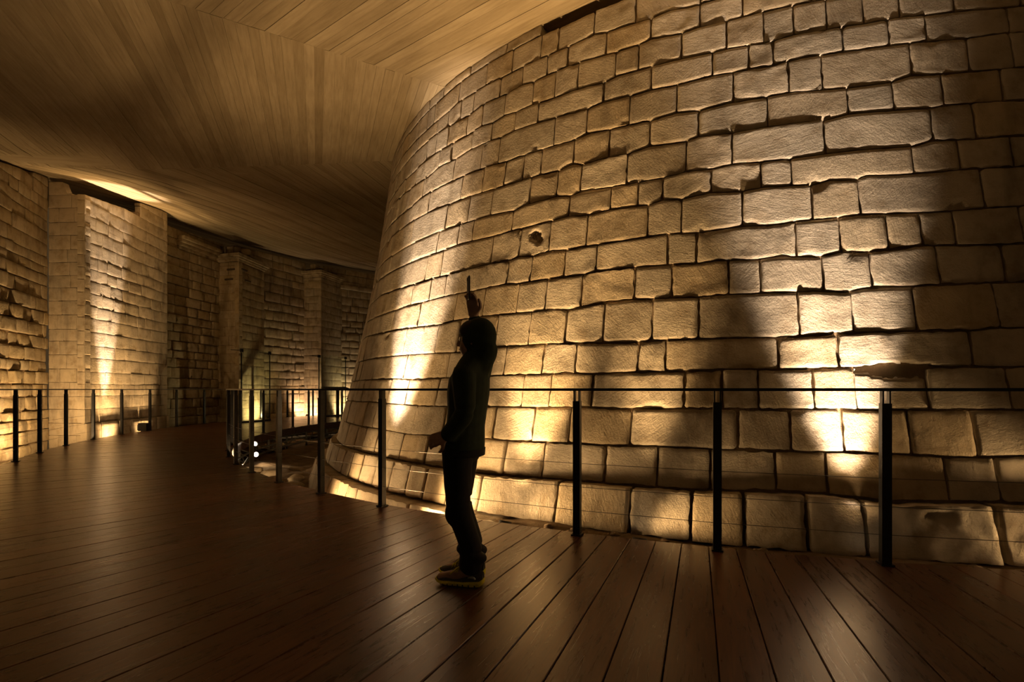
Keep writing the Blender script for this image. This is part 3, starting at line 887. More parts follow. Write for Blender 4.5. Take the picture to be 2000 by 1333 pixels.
def build_ceiling():
    v, f = [], []
    xs = [-16 + .8 * i for i in range(36)]
    ys = [-5 + .8 * j for j in range(45)]
    nx, ny = len(xs), len(ys)
    for dz in (.012, .45):
        for y in ys:
            for x in xs:
                v.append((x, y, ceil_z(x, y) + dz))
    N = nx * ny
    for j in range(ny - 1):
        for i in range(nx - 1):
            q = (j * nx + i, j * nx + i + 1, (j + 1) * nx + i + 1, (j + 1) * nx + i)
            f.append(q[::-1])
            f.append(tuple(N + k for k in q))
    uvs = [(p[0] * .5, p[1] * .5) for p in v]
    root = mesh_obj('ceiling', v, f, M_CONC, None, False, uvs)
    tag(root, 'low board-marked concrete ceiling rising gently outward from the tower', kind='structure')
    P1, D1 = Vector((-1.36, 6.8)), Vector((-2.01, -1.0)).normalized()
    P2, D2 = Vector((-2.18, 9.29)), Vector((-4.93, .88)).normalized()
    n1 = Vector((-D1.y, D1.x))
    if n1.dot(P2 - P1) < 0:
        n1 = -n1
    n2 = Vector((-D2.y, D2.x))
    if n2.dot(P1 - P2) < 0:
        n2 = -n2
    big = [Vector((-12.2, 3.6)), Vector((4.2, 3.6)), Vector((4.2, 27)), Vector((-12.2, 27))]
    V2 = Vector
    panels = [
        ([(P1, -n1)], -54.0, [(V2((-4.2, 0)), V2((1, 0))), (V2((0, 8.5)), V2((0, -1)))]),
        ([(P1, n1), (P2, n2)], -20.8, [(V2((0.6, 0)), V2((-1, 0)))]),
        ([(P2, -n2)], 15.7, [(V2((-1.0, 0)), V2((-1, 0)))]),
    ]
    rnd = random.Random(17)
    count = 0
    for pi, (planes, az, extra) in enumerate(panels):
        poly = big
        for p, n in planes + extra:
            poly = clip(poly, p, n)
        d = Vector((math.sin(math.radians(az)), math.cos(math.radians(az))))
        nrm = Vector((d.y, -d.x))
        lo = min(p.dot(nrm) for p in poly)
        hi = max(p.dot(nrm) for p in poly)
        q = lo
        while q < hi:
            w = rnd.choice([.115, .12, .125, .13]) * (1.0 if pi < 2 else 1.35)
            st = clip(clip(poly, nrm * (q + .0015), nrm), nrm * (q + w - .0015), -nrm)
            q += w
            if len(st) < 3:
                continue
            l0 = min(p.dot(d) for p in st)
            l1 = max(p.dot(d) for p in st)
            if l1 - l0 < .15:
                continue
            # slice along the length so that the strip follows the ceiling
            ns = max(1, int((l1 - l0) / 1.1))
            proud = rnd.uniform(.0, .008)
            v, f, uvs = [], [], []
            r_off = rnd.uniform(0, 40)
            for s in range(ns):
                c0, c1 = l0 + (l1 - l0) * s / ns, l0 + (l1 - l0) * (s + 1) / ns
                pc = clip(clip(st, d * c0, d), d * c1, -d)
                if len(pc) < 3:
                    continue
                b = len(v)
                m = len(pc)
                for p in pc:
                    z = ceil_z(p.x, p.y)
                    v.append((p.x, p.y, z - proud))
                    uvs.append((p.dot(d) + r_off, p.dot(nrm) + r_off))
                for p in pc:
                    z = ceil_z(p.x, p.y)
                    v.append((p.x, p.y, z + .03))
                    uvs.append((p.dot(d) + r_off, p.dot(nrm) + r_off))
                f.append(tuple(b + k for k in range(m))[::-1])
                for k in range(m):
                    k2 = (k + 1) % m
                    f.append((b + k, b + k2, b + m + k2, b + m + k))
            if v:
                mesh_obj('board_panel_strip', v, f, M_CONC, root, False, uvs)
                count += 1
    return root


# ------------------------------------------------------------------ the ground of the ditch
def ground_z(x, y):
    dx, dy = x - TC.x, y - TC.y
    r = math.hypot(dx, dy)
    th = math.degrees(math.atan2(dy, dx)) % 360
    base = lerp_tab([(215, -.46), (226, -.30), (233, -.07), (240, -.045), (300, -.05)], th)
    far = -.55 if r < 10.8 else -.55 - .5 * min(1, (r - 10.8) / 1.5)
    t = min(1, max(0, (r - 8.36) / .5))
    if th < 222:
        t *= .35 + .65 * min(1, max(0, (r - 10.8) / 1.0))
    z = base + (far - base) * t
    n = noise.noise(Vector((x * 2.3, y * 2.3, 3.3))) * .05 + noise.noise(Vector((x * 7, y * 7, 1.3))) * .025
    return z + n * (1.0 if th < 228 else .55)


def build_ground():
    v, f = [], []
    nr, nt = 70, 170
    for i in range(nt + 1):
        th = math.radians(120 + 175 * i / nt)
        for j in range(nr + 1):
            r = 7.9 + (j / nr) ** 1.7 * 10.5
            x, y = TC.x + r * math.cos(th), TC.y + r * math.sin(th)
            v.append((x, y, ground_z(x, y)))
    W = nr + 1
    for i in range(nt):
        for j in range(nr):
            f.append((i * W + j, i * W + j + 1, (i + 1) * W + j + 1, (i + 1) * W + j))
    g = mesh_obj('floor', v, f, M_EARTH, None, True)
    tag(g, 'brown packed earth and rubble at the foot of the tower below the walkway', kind='structure')
    return g


M_DARKCAP = stone_mat('dark_mortar_and_slot_shade', [(0.10, 0.08, 0.055), (0.12, 0.09, 0.06)], stain=.3, bump=.5, tool=0)
build_tower()
build_outer_walls()
build_floor()
build_ceiling()
GROUND = build_ground()


# ------------------------------------------------------------------ railings
def rail_out_r(deg):
    return lerp_tab([(150, 15.5), (175, 15.5), (182, 15.3), (192, 15.1), (208, 14.72)], deg)


def build_railing(label, angs, rfun, side):
    root = empty('railing', (*ring_pt(math.radians(angs[0]), rfun(angs[0])), 0))
    tag(root, label, 'railing')
    ox = root.location.copy()
    pm = MB()
    pm.box((0, 0, .515), (.055, .050, 1.03))
    pm.box((0, 0, .006), (.075, .085, .012))
    bm_ = MB()
    bm_.box((-.019, 0, 1.06), (.009, .040, .10))
    bm_.box((.019, 0, 1.06), (.009, .040, .10))
    post_me = br_me = None
    for a in angs:
        p = ring_pt(math.radians(a), rfun(a))
        if post_me is None:
            po = pm.build('post', M_STEEL, root)
            br = bm_.build('bracket', M_STEEL, po)
            post_me, br_me = po.data, br.data
        else:
            po = bpy.data.objects.new('post', post_me)
            br = bpy.data.objects.new('bracket', br_me)
            COL.objects.link(po)
            COL.objects.link(br)
            po.parent = root
            br.parent = po
        po.location = Vector((p.x, p.y, 0)) - ox
        po.rotation_euler = (0, 0, math.radians(a) + PI / 2)
    # handrail: flat bar following the curve
    n = max(8, int(abs(angs[-1] - angs[0]) * 1.2))
    v, f = [], []
    for k in range(n + 1):
        d = angs[0] + (angs[-1] - angs[0]) * k / n
        for (dr, z) in ((-.026, 1.108), (.026, 1.108), (.026, 1.128), (-.026, 1.128)):
            p = ring_pt(math.radians(d), rfun(d) + dr)
            v.append(Vector((p.x, p.y, z)) - ox)
    for k in range(n):
        for q in range(4):
            f.append((k * 4 + q, k * 4 + (q + 1) % 4, (k + 1) * 4 + (q + 1) % 4, (k + 1) * 4 + q))
    f += [(3, 2, 1, 0), tuple(n * 4 + q for q in range(4))]
    mesh_obj('handrail', v, f, M_STEEL, root)
    for z in (.19, .37, .55):
        pts = []
        for d in angs:
            p = ring_pt(math.radians(d), rfun(d))
            pts.append(Vector((p.x, p.y, z)) - ox)
        mb = MB().tube(pts, .0022, 6)
        mb.build('cable', M_WIRE, root, True)
    return root


build_railing('dark steel post and cable railing on the tower side of the walkway', [255.4 - 4.83 * k for k in range(-2, 24)], lambda d: RING_IN, -1)
build_railing('dark steel post and cable railing along the outer wall at left', [207.6 - 4.95 * k for k in range(-1, 13)], rail_out_r, 1)


# ------------------------------------------------------------------ lamps
def lamp(name, label, pos, target, energy, size_deg, blend, col=WARM, radius=.03, group=None, body_r=.055, halo=None):
    pos, target = Vector(pos), Vector(target)
    root = empty(name, pos)
    tag(root, label, 'spotlight', group)
    d = (target - pos).normalized()
    q = d.to_track_quat('Z', 'Y').to_matrix()
    seg = 20
    # housing: open can with a rim, lens set back inside it
    prof = [(.35, -.10), (.85, -.085), (1.0, -.06), (1.0, .03), (.90, .03), (.88, -.012)]
    v, f = [], []
    for (r, z) in prof:
        for k in range(seg):
            t = 2 * PI * k / seg
            v.append(q @ Vector((math.cos(t) * r * body_r, math.sin(t) * r * body_r, z)))
    for i in range(len(prof) - 1):
        for k in range(seg):
            k2 = (k + 1) % seg
            f.append((i * seg + k, i * seg + k2, (i + 1) * seg + k2, (i + 1) * seg + k))
    f.append(tuple(range(seg))[::-1])
    mesh_obj('housing', v, f, M_BLACK, root, True)
    v = [q @ Vector((math.cos(2 * PI * k / seg) * .88 * body_r, math.sin(2 * PI * k / seg) * .88 * body_r, -.012)) for k in range(seg)]
    mesh_obj('lens', v, [tuple(range(seg))], M_LENS, root)
    mb = MB()
    side = q @ Vector((body_r * 1.12, 0, 0))
    for s in (-1, 1):
        mb.tube([side * s, side * s + Vector((0, 0, -.14))], .006, 6)
    mb.tube([side * -1 + Vector((0, 0, -.14)), side + Vector((0, 0, -.14))], .008, 6)
    mb.build('yoke', M_BLACK, root)
    ld = bpy.data.lights.new('spot', 'SPOT')
    ld.energy = energy
    ld.spot_size = math.radians(size_deg)
    ld.spot_blend = blend
    ld.color = col
    ld.shadow_soft_size = radius
    lo = bpy.data.objects.new('beam', ld)
    lo.rotation_euler = d.to_track_quat('-Z', 'Y').to_euler()
    lo.location = d * .012
    COL.objects.link(lo)
    lo.parent = root
    if halo:
        hd = bpy.data.lights.new('spill', 'SPOT')
        hd.energy, hd.spot_size, hd.spot_blend = halo[1], math.radians(halo[2]), 1.0
        hd.color = WARM
        hd.shadow_soft_size = .12
        ho = bpy.data.objects.new('spill', hd)
        dd = (halo[0] - pos).normalized()
        ho.rotation_euler = dd.to_track_quat('-Z', 'Y').to_euler()
        ho.location = dd * .012
        COL.objects.link(ho)
        ho.parent = root
    return root


def tw(th, r, z):
    t = math.radians(th)
    return Vector((TC.x + r * math.cos(t), TC.y + r * math.sin(t), z))


def dirpt(pos, th, elev):
    t, e = math.radians(th), math.radians(elev)
    return pos + Vector((-math.cos(t) * math.cos(e), -math.sin(t) * math.cos(e), math.sin(e)))


def twall(th, z):
    return tw(th, tower_r(z), z)


LA, LB, LC, LD = tw(254.9, 8.38, -.05), tw(221.0, 8.80, -.20), tw(244.5, 8.38, -.05), tw(236.5, 8.42, -.06)
lamp('uplight', 'uplight at the tower foot under the brightest patch at right', LA, dirpt(LA, 260, 72), 2700, 37, 1.0, col=BEAM, radius=.05, halo=(dirpt(LA, 252, 74), 110, 60))
lamp('uplight', 'uplight at the tower foot under the bright patch left of the person', LB, dirpt(LB, 223, 61.5), 2700, 32, .95, col=BEAM, radius=.05, halo=(dirpt(LB, 221, 94), 640, 105))
lamp('uplight', 'added fill light in the gap behind the middle railing post', LC, dirpt(LC, 246, 76), 760, 42, 1.0, radius=.08, halo=(twall(257, .9), 55, 70))  # unseen fill lamp, added to brighten the middle wall and ceiling
lamp('uplight', 'added fill light in the gap behind the railing post right of the person', LD, dirpt(LD, 238, 71), 1150, 49, 1.0, radius=.08, halo=(twall(248, .75), 60, 80))  # likewise an added fill, lifts the wall right of the visitor
lamp('floodlight', 'floodlight low in the ditch facing the stepped tower base', tw(213.5, 9.2, -.25), twall(238.0, .9), 420, 100, .9, radius=.12)
lamp('floodlight', 'floodlight low beside the stepped tower base left of the person', tw(229.0, 8.70, -.08), twall(244.0, .8), 280, 110, .9, radius=.12)
lamp('floodlight', 'floodlight low at the tower foot beyond the right edge', tw(268.5, 8.37, -.04), twall(257.0, .3), 330, 80, .9, radius=.08)
lamp('spotlight', 'upper of two small spotlights fixed to the walkway truss', (-5.75, 11.45, -.10), twall(205, 1.6), 120, 60, .6, body_r=.06)
lamp('spotlight', 'lower of two small spotlights fixed to the walkway truss', (-5.7, 11.4, -.33), twall(212, .4), 70, 70, .6, body_r=.06)
LP = Vector((-9.87, 12.75, -.85))
lamp('uplight', 'uplight at the foot of the lit pier behind the outer railing', LP, LP + Vector((-.012, .035, 1.0)), 7500, 19, .6, col=BEAM, halo=(LP + Vector((-.0, .10, 1.0)), 1900, 54))
lamp('floodlight', 'floodlight at the foot of the rough wall at left', (-9.27, 9.99, -.30), (-10.2, 10.8, 1.2), 480, 140, .8, radius=.08)
lamp('uplight', 'uplight at the foot of the nearer capped pillar', (-9.22, 19.3, .12), (-9.75, 19.2, .6), 110, 160, .5, col=(1, .76, .36))
lamp('uplight', 'uplight at the left foot of the farther capped pillar', (-8.75, 21.85, .0), (-8.85, 22.4, .5), 150, 160, .5, col=(1, .66, .42))
lamp('uplight', 'uplight at the right foot of the farther capped pillar', (-7.45, 23.3, .12), (-7.9, 23.9, .5), 170, 160, .5, col=(1, .74, .46))
lamp('floodlight', 'added fill light low in the ditch facing the walkway truss', tw(203, 9.3, -.36), (-7.3, 13.2, -.3), 70, 100, .9)  # extra lamp put in to brighten the truss
lamp('floodlight', 'added fill light at the right foot of the lit pier behind the small box', (-10.13, 14.35, -.80), (-10.12, 14.2, 1.0), 1100, 60, 1.0, radius=.06)  # extra lamp put in to lift the deck-edge shadow on the pier


# ------------------------------------------------------------------ glass information panes at the far outer railing
def glass_mat():
    m, nt, b = new_mat('greenish_glass')
    b.inputs['Base Color'].default_value = (0.86, 0.93, 0.84, 1)
    b.inputs['Roughness'].default_value = 0.04
    b.inputs['Transmission Weight'].default_value = 1.0
    b.inputs['IOR'].default_value = 1.45
    return m


M_GLASS = glass_mat()


def glass_panel(P, Q, z0, z1, label):
    P, Q = Vector(P), Vector(Q)
    root = empty('glass_panel', (P.x, P.y, 0))
    tag(root, label, 'glass panel', 'information panes at the far railing')
    d = Q - P
    a = math.atan2(d.y, d.x)
    L_ = d.length
    M = Matrix.Rotation(a, 4, 'Z')
    MB().box((L_ / 2, 0, (z0 + z1) / 2), (L_, .016, z1 - z0), M=M).build('pane', M_GLASS, root)
    for x in (.03, L_ - .03):
        mb = MB().box((x, 0, z1 - .05), (.11, .05, .11), M=M).tube([(x, .02, z1 - .05), (x, .42, z1 - .02)], .012, 6, M=M)
        mb.build('clamp', M_BLACK, root)
        MB().box((x, 0, (z0 + z1) / 2 - .06), (.022, .03, z1 - z0 - .12), M=M).build('edge_channel', M_STEEL, root)
    MB().box((L_ / 2, 0, z0 / 2), (L_, .05, z0), M=M).build('shoe_channel', M_STEEL, root)
    return root


glass_panel((-8.95, 16.9), (-8.62, 18.25), .06, 2.46, 'upright glass information pane with black corner clamps, left of two')
glass_panel((-7.75, 20.5), (-7.05, 21.75), .06, 2.50, 'upright glass information pane with black corner clamps, right of two')


def lectern(P, rz, label):
    root = empty('lectern', (*P, 0))
    root.rotation_euler = (0, 0, rz)
    tag(root, label, 'lectern')
    MB().box((0, 0, .57), (.10, .08, 1.14)).build('post', M_STEEL, root)
    M = Matrix.Translation((0, 0, 1.16)) @ Matrix.Rotation(math.radians(14), 4, 'X')
    MB().box((0, 0, 0), (1.15, .42, .035), M=M).build('panel', M_BLACK, root)
    MB().box((0, 0, .008), (.40, .34, .016)).build('base', M_STEEL, root)


lectern((-7.05, 20.7), 1.05, 'low dark reading desk in front of the right glass pane')

# small dark box on the boards by the outer railing
bx = empty('floor_box', (-10.05 * .985, 13.8, 0))
tag(bx, 'small black box on the boards beside the outer railing', 'box')
MB().box((0, 0, .10), (.22, .20, .20)).build('case', M_BLACK, bx)
MB().box((0, 0, .206), (.235, .215, .012)).build('lid', M_STEEL, bx)
MB().box((-.125, -.02, .10), (.03, .14, .16)).build('grille', M_GALV, bx)


# ------------------------------------------------------------------ steel truss under the far walkway
def truss():
    root = empty('walkway_truss', (*ring_pt(math.radians(190), RING_IN + .15), 0))
    tag(root, 'galvanised steel truss carrying the far walkway above the earth', 'truss')
    ox = root.location.copy()
    A = [math.radians(d) for d in range(150, 216, 3)]

    def P(a, dr, z):
        p = ring_pt(a, RING_IN + dr)
        return Vector((p.x, p.y, z)) - ox
    for nm, dr, z, r in (('top_chord', .12, -.24, .028), ('middle_chord', -.02, -.36, .022), ('bottom_chord', -.10, -.47, .030)):
        MB().tube([P(a, dr, z) for a in A], r, 8).build(nm, M_GALV, root, True)
    for k, (a, b) in enumerate(zip(A, A[1:])):
        MB().tube([P(a, .12, -.24), P(b, -.10, -.47)] if k % 2 else [P(a, -.10, -.47), P(b, .12, -.24)], .013, 6).build('brace', M_GALV, root, True)
    for a in A[::2]:
        MB().tube([P(a, .0, -.20), P(a, .0, -.62)], .030, 8).build('leg', M_GALV, root, True)
    MB().tube([P(a, -.16, -.40 - .05 * math.sin(3 * i)) for i, a in enumerate(A)], .011, 6).build('conduit', M_WIRE, root, True)


truss()


# ------------------------------------------------------------------ loose stones in the ditch
def rock(name, x, y, s, seed, label, group=None):
    bm = bmesh.new()
    bmesh.ops.create_icosphere(bm, subdivisions=3, radius=1.0)
    rnd = random.Random(seed)
    sc = Vector((s * rnd.uniform(.8, 1.25), s * rnd.uniform(.7, 1.1), s * rnd.uniform(.45, .7)))
    for v in bm.verts:
        k = 1 + .28 * noise.noise(v.co * 1.3 + Vector((seed, 0, 0))) + .10 * noise.noise(v.co * 3.7 + Vector((0, seed, 0)))
        v.co = Vector((v.co.x * sc.x, v.co.y * sc.y, v.co.z * sc.z)) * k
    me = bpy.data.meshes.new(name)
    bm.to_mesh(me)
    bm.free()
    me.polygons.foreach_set('use_smooth', [True] * len(me.polygons))
    me.materials.append(M_STONE)
    o = bpy.data.objects.new(name, me)
    o.location = (x, y, ground_z(x, y) + sc.z * .35)
    o.rotation_euler = (0, 0, rnd.uniform(0, 6))
    COL.objects.link(o)
    tag(o, label, 'rock', group)
    return o


GR = 'loose stones in the ditch'
for i, (x, y, s, lab) in enumerate([
        (-3.62, 8.35, .20, 'largest pale boulder on the earth just beyond the walkway edge'),
        (-3.22, 7.72, .14, 'pale boulder nearest the stepped tower base'),
        (-3.78, 8.95, .15, 'pale boulder behind the largest one in the ditch'),
        (-3.50, 8.02, .12, 'small pale boulder against the lowest tower step'),
        (-4.00, 8.45, .12, 'small brown stone left of the largest boulder'),
        (-4.55, 9.60, .17, 'brown stone alone in the middle of the ditch earth'),
        (-4.95, 9.95, .12, 'small brown stone farthest from the tower in the ditch')]):
    rock('boulder', x, y, s, 40 + i, lab, GR)
rr_ = random.Random(5)
acc = ([], [])
for k in range(60):
    th = rr_.uniform(226, 268)
    p = tw(th, rr_.uniform(8.27, 8.44), 0)
    bm = bmesh.new()
    bmesh.ops.create_icosphere(bm, subdivisions=2, radius=1.0)
    sz = rr_.uniform(.015, .06)
    q = Vector((p.x, p.y, ground_z(p.x, p.y)))
    vs = [q + Vector((v.co.x * sz, v.co.y * sz * .8, v.co.z * sz * .55)) * (1 + .35 * noise.noise(v.co * 1.6 + Vector((k, 0, 0)))) for v in bm.verts]
    add_vf(acc, (vs, [tuple(v.index for v in f.verts) for f in bm.faces]))
    bm.free()
o = mesh_obj('rubble', acc[0], acc[1], M_CORE, GROUND, True)
tag(o, kind='stuff')


# ------------------------------------------------------------------ the visitor
FW, LF = Vector((-.97, .243, 0)).normalized(), None
LF = Vector((0, 0, 1)).cross(FW)
PO = Vector((-.262, 3.0, 0))


def W(p):
    return PO + FW * p[0] + LF * p[1] + Vector((0, 0, p[2]))


M_SKIN = simple('skin', (0.42, 0.26, 0.18), 0.55)
M_JACKET = simple('dark_green_jacket', (0.016, 0.030, 0.012), 0.9)
M_TROUSER = simple('black_trousers', (0.010, 0.009, 0.010), 0.9)
M_HAIR = simple('dark_hair', (0.015, 0.011, 0.008), 0.7)
M_SHOE = simple('grey_mesh_upper', (0.085, 0.080, 0.055), 0.85)
M_YEL = simple('yellow_rubber', (0.90, 0.80, 0.03), 0.6)


def loft(mb, rings, seg=20):
    """rings: (centre(local), half depth, half width) horizontal ellipses, or with a direction for limbs"""
    n0 = len(mb.v)
    for (c, a, b) in rings:
        for k in range(seg):
            t = 2 * PI * k / seg
            mb.v.append(Vector((c[0] + a * math.cos(t), c[1] + b * math.sin(t), c[2])))
    for i in range(len(rings) - 1):
        for k in range(seg):
            k2 = (k + 1) % seg
            mb.f.append((n0 + i * seg + k, n0 + i * seg + k2, n0 + (i + 1) * seg + k2, n0 + (i + 1) * seg + k))
    mb.f.append(tuple(n0 + k for k in range(seg))[::-1])
    e = n0 + (len(rings) - 1) * seg
    mb.f.append(tuple(e + k for k in range(seg)))


def ball(mb, c, r, seg=16, rot=None):
    n0 = len(mb.v)
    rings = 10
    for i in range(1, rings):
        ph = PI * i / rings
        for k in range(seg):
            t = 2 * PI * k / seg
            p = Vector((r[0] * math.sin(ph) * math.cos(t), r[1] * math.sin(ph) * math.sin(t), r[2] * math.cos(ph)))
            if rot:
                p = rot @ p
            mb.v.append(p + Vector(c))
    top, bot = Vector((0, 0, r[2])), Vector((0, 0, -r[2]))
    if rot:
        top, bot = rot @ top, rot @ bot
    mb.v += [top + Vector(c), bot + Vector(c)]
    nt = len(mb.v)
    for i in range(rings - 2):
        for k in range(seg):
            k2 = (k + 1) % seg
            mb.f.append((n0 + i * seg + k, n0 + (i + 1) * seg + k, n0 + (i + 1) * seg + k2, n0 + i * seg + k2))
    for k in range(seg):
        k2 = (k + 1) % seg
        mb.f.append((nt - 2, n0 + k, n0 + k2))
        mb.f.append((nt - 1, n0 + (rings - 2) * seg + k2, n0 + (rings - 2) * seg + k))


def limb(mb, pts, rad, seg=14):
    """round-ended tapering limb through the joints"""
    P = [Vector(p) for p in pts]
    fine, fr = [], []
    for i in range(len(P) - 1):
        for s in range(6):
            t = s / 6
            fine.append(P[i].lerp(P[i + 1], t))
            fr.append(rad[i] + (rad[i + 1] - rad[i]) * t)
    fine.append(P[-1])
    fr.append(rad[-1])
    # soften the joints
    for _ in range(2):
        fine = [fine[0]] + [(fine[i - 1] + fine[i] * 2 + fine[i + 1]) / 4 for i in range(1, len(fine) - 1)] + [fine[-1]]
    mb.tube(fine, fr, seg)
    for p, r in ((fine[0], fr[0]), (fine[-1], fr[-1])):
        ball(mb, p, (r, r, r), 12)


def fuse(mb, name, mat, parent, voxel, it=6, fac=.5):
    mb.v = [W(p) for p in mb.v]
    o = mb.build(name, mat, parent, True)
    r = o.modifiers.new('remesh', 'REMESH')
    r.mode = 'VOXEL'
    r.voxel_size = voxel
    r.use_smooth_shade = True
    s = o.modifiers.new('smooth', 'SMOOTH')
    s.iterations = it
    s.factor = fac
    return o


def hand(mb, wrist, fdir, palm_n, thumb_side, curl, fl=1.0):
    """palm, four fingers of different length and a thumb from the side of the palm"""
    fdir, palm_n = Vector(fdir).normalized(), Vector(palm_n).normalized()
    sd = fdir.cross(palm_n).normalized() * thumb_side
    wr = Vector(wrist)
    for q in range(4):
        off = (q - 1.5) * .019
        limb(mb, [wr + fdir * .012 + sd * off * .7, wr + fdir * .085 + sd * off], [.015, .013], 8)
    lens = [.066, .076, .071, .056]
    for q in range(4):
        off = (1.5 - q) * .0195
        base = wr + fdir * .085 + sd * off
        L_ = lens[q] * fl
        d = fdir.copy()
        pts = [base]
        for s in range(3):
            ang = curl * (.55 + .3 * s)
            d = (d * math.cos(ang) + palm_n * math.sin(ang)).normalized()
            pts.append(pts[-1] + d * L_ * (.46, .30, .24)[s])
        limb(mb, pts, [.0098, .0092, .0086, .0078], 8)
    tb = wr + fdir * .028 + sd * .030
    t1 = tb + (fdir * .55 + sd * .75 + palm_n * .35).normalized() * .036
    t2 = t1 + (fdir * .85 + sd * .25 + palm_n * .55).normalized() * .030
    t3 = t2 + (fdir * .9 + palm_n * .6 - sd * .1).normalized() * .022
    limb(mb, [tb, t1, t2, t3], [.0125, .0115, .0105, .009], 8)


def build_person():
    # joints
    aL, kL, hL = (-.05, .070, .085), (.030, .075, .43), (.030, .085, .79)
    aR, kR, hR = (-.010, -.070, .085), (.075, -.072, .43), (.045, -.080, .79)
    shL, elL, wrL = (-.030, .150, 1.190), (-.060, .205, .985), (.055, .185, .865)
    shR, elR, wrR = (-.015, -.165, 1.205), (-.045, -.270, 1.375), (.000, -.120, 1.565)
    # ---- body: one continuous surface
    b = MB()
    loft(b, [((.03, 0, .76), .09, .14), ((.02, 0, .88), .085, .125), ((.005, 0, 1.0), .09, .13), ((-.005, 0, 1.12), .10, .15),
             ((-.015, 0, 1.20), .085, .15), ((-.025, 0, 1.245), .05, .08)])
    limb(b, [(-.025, 0, 1.20), (-.045, 0, 1.33)], [.055, .05])
    rot = Matrix.Rotation(math.radians(-10), 3, 'Y')
    hc = Vector((-.045, 0, 1.405))
    ball(b, hc + Vector((-.010, 0, .02)), (.094, .074, .098), 20, rot)          # skull
    ball(b, hc + Vector((.030, 0, -.030)), (.058, .056, .078), 18, rot)         # face
    ball(b, hc + Vector((.046, 0, -.078)), (.032, .034, .026), 14, rot)         # chin
    limb(b, [hc + Vector((.082, 0, .018)), hc + Vector((.101, 0, -.022))], [.008, .013], 8)   # nose
    limb(b, [hc + Vector((.077, -.022, .026)), hc + Vector((.077, .022, .026))], [.012, .012], 8)  # brow
    limb(b, [hc + Vector((.083, -.014, -.052)), hc + Vector((.083, .014, -.052))], [.009, .009], 8)  # lips
    for s in (-1, 1):
        ball(b, hc + Vector((-.012, s * .076, -.005)), (.020, .010, .032), 12)  # ears
    limb(b, [hL, kL, aL], [.070, .050, .038])
    limb(b, [hR, kR, aR], [.070, .050, .038])
    limb(b, [aL, (.05, .075, .05), (.13, .075, .035)], [.036, .034, .028])
    limb(b, [aR, (.06, -.072, .05), (.14, -.072, .035)], [.036, .034, .028])
    limb(b, [shL, elL, wrL], [.050, .036, .026])
    limb(b, [shR, elR, wrR], [.050, .036, .026])
    hand(b, wrL, (.93, -.10, -.35), (-.2, -.95, -.2), 1, .55)
    hand(b, wrR, (.06, .10, .98), (.15, .95, 0), 1, .75, .95)
    body = fuse(b, 'person', M_SKIN, None, .0055, 3, .5)
    tag(body, 'person in dark green hooded jacket and black trousers raising a phone by the railing', 'person')
    # eyes
    for s in (-1, 1):
        e = MB()
        ball(e, hc + Vector((.074, s * .027, .004)), (.011, .012, .011), 12)
        e.v = [W(p) for p in e.v]
        e.build('eye', simple('eye_white', (.6, .58, .55), .3), body, True)
        e = MB()
        ball(e, hc + Vector((.082, s * .027, .004)), (.004, .006, .006), 10)
        e.v = [W(p) for p in e.v]
        e.build('iris', M_HAIR, body, True)
    # ---- jacket with raised hood
    j = MB()
    loft(j, [((.020, 0, .745), .112, .165), ((.020, 0, .80), .118, .172), ((.010, 0, .90), .108, .160), ((-.002, 0, 1.0), .110, .162),
             ((-.008, 0, 1.10), .118, .178), ((-.016, 0, 1.18), .112, .180), ((-.030, 0, 1.245), .090, .125), ((-.045, 0, 1.285), .078, .088)])
    limb(j, [shL, elL, Vector(wrL) - Vector((.012, 0, -.01))], [.068, .057, .047])
    for s_ in (-1, 1):
        limb(j, [(-.050, 0, 1.285), (-.036, s_ * .07, 1.245), (-.028, s_ * .145, 1.20)], [.080, .072, .064])
    limb(j, [shR, elR, Vector(wrR) - Vector((.004, .012, .03))], [.076, .056, .044])
    ball(j, hc + Vector((-.028, 0, .018)), (.104, .092, .118), 22, rot)
    limb(j, [hc + Vector((-.055, 0, -.06)), (-.055, 0, 1.26)], [.085, .090])
    jk = fuse(j, 'jacket', M_JACKET, body, .009, 5, .5)
    # hem band, zip, pocket flap
    hb = MB()
    n0 = 28
    for (z, g) in ((.735, .004), (.775, .007)):
        for k in range(n0):
            t = 2 * PI * k / n0
            hb.v.append(Vector((.020 + (.114 + g) * math.cos(t), (.167 + g) * math.sin(t), z)))
    for k in range(n0):
        hb.f.append((k, (k + 1) % n0, n0 + (k + 1) % n0, n0 + k))
    hb.v = [W(p) for p in hb.v]
    h_ = hb.build('hem_band', M_TROUSER, jk, True)
    h_.modifiers.new('thick', 'SOLIDIFY').thickness = .006
    zp = MB().tube([W((.133, 0, .76)), W((.121, 0, .92)), W((.112, 0, 1.05)), W((.106, 0, 1.16)), W((.075, 0, 1.25))], .005, 6)
    zp.build('zip', M_BLACK, jk, True)
    # ---- hair visible at the hood opening
    hr = MB()
    ball(hr, hc + Vector((.006, 0, .048)), (.086, .077, .074), 18, rot)
    hr.v = [W(p) for p in hr.v]
    hr.build('hair', M_HAIR, body, True)
    # ---- trousers
    t = MB()
    loft(t, [((.02, 0, .90), .10, .145), ((.025, 0, .83), .112, .162), ((.03, 0, .755), .110, .165), ((.03, 0, .70), .085, .14)])
    for (h, k, a, s) in ((hL, kL, aL, 1), (hR, kR, aR, -1)):
        limb(t, [Vector(h) + Vector((0, 0, -.03)), Vector(k), Vector(a) + Vector((0, 0, .13)), Vector(a) + Vector((.004, 0, .045))], [.090, .070, .062, .072])
        ball(t, Vector(a) + Vector((-.012, 0, .075)), (.080, .066, .040), 14)
        ball(t, Vector(a) + Vector((.022, 0, .125)), (.070, .060, .038), 14)
        ball(t, Vector(k) + Vector((.012, 0, -.02)), (.066, .066, .08), 14)
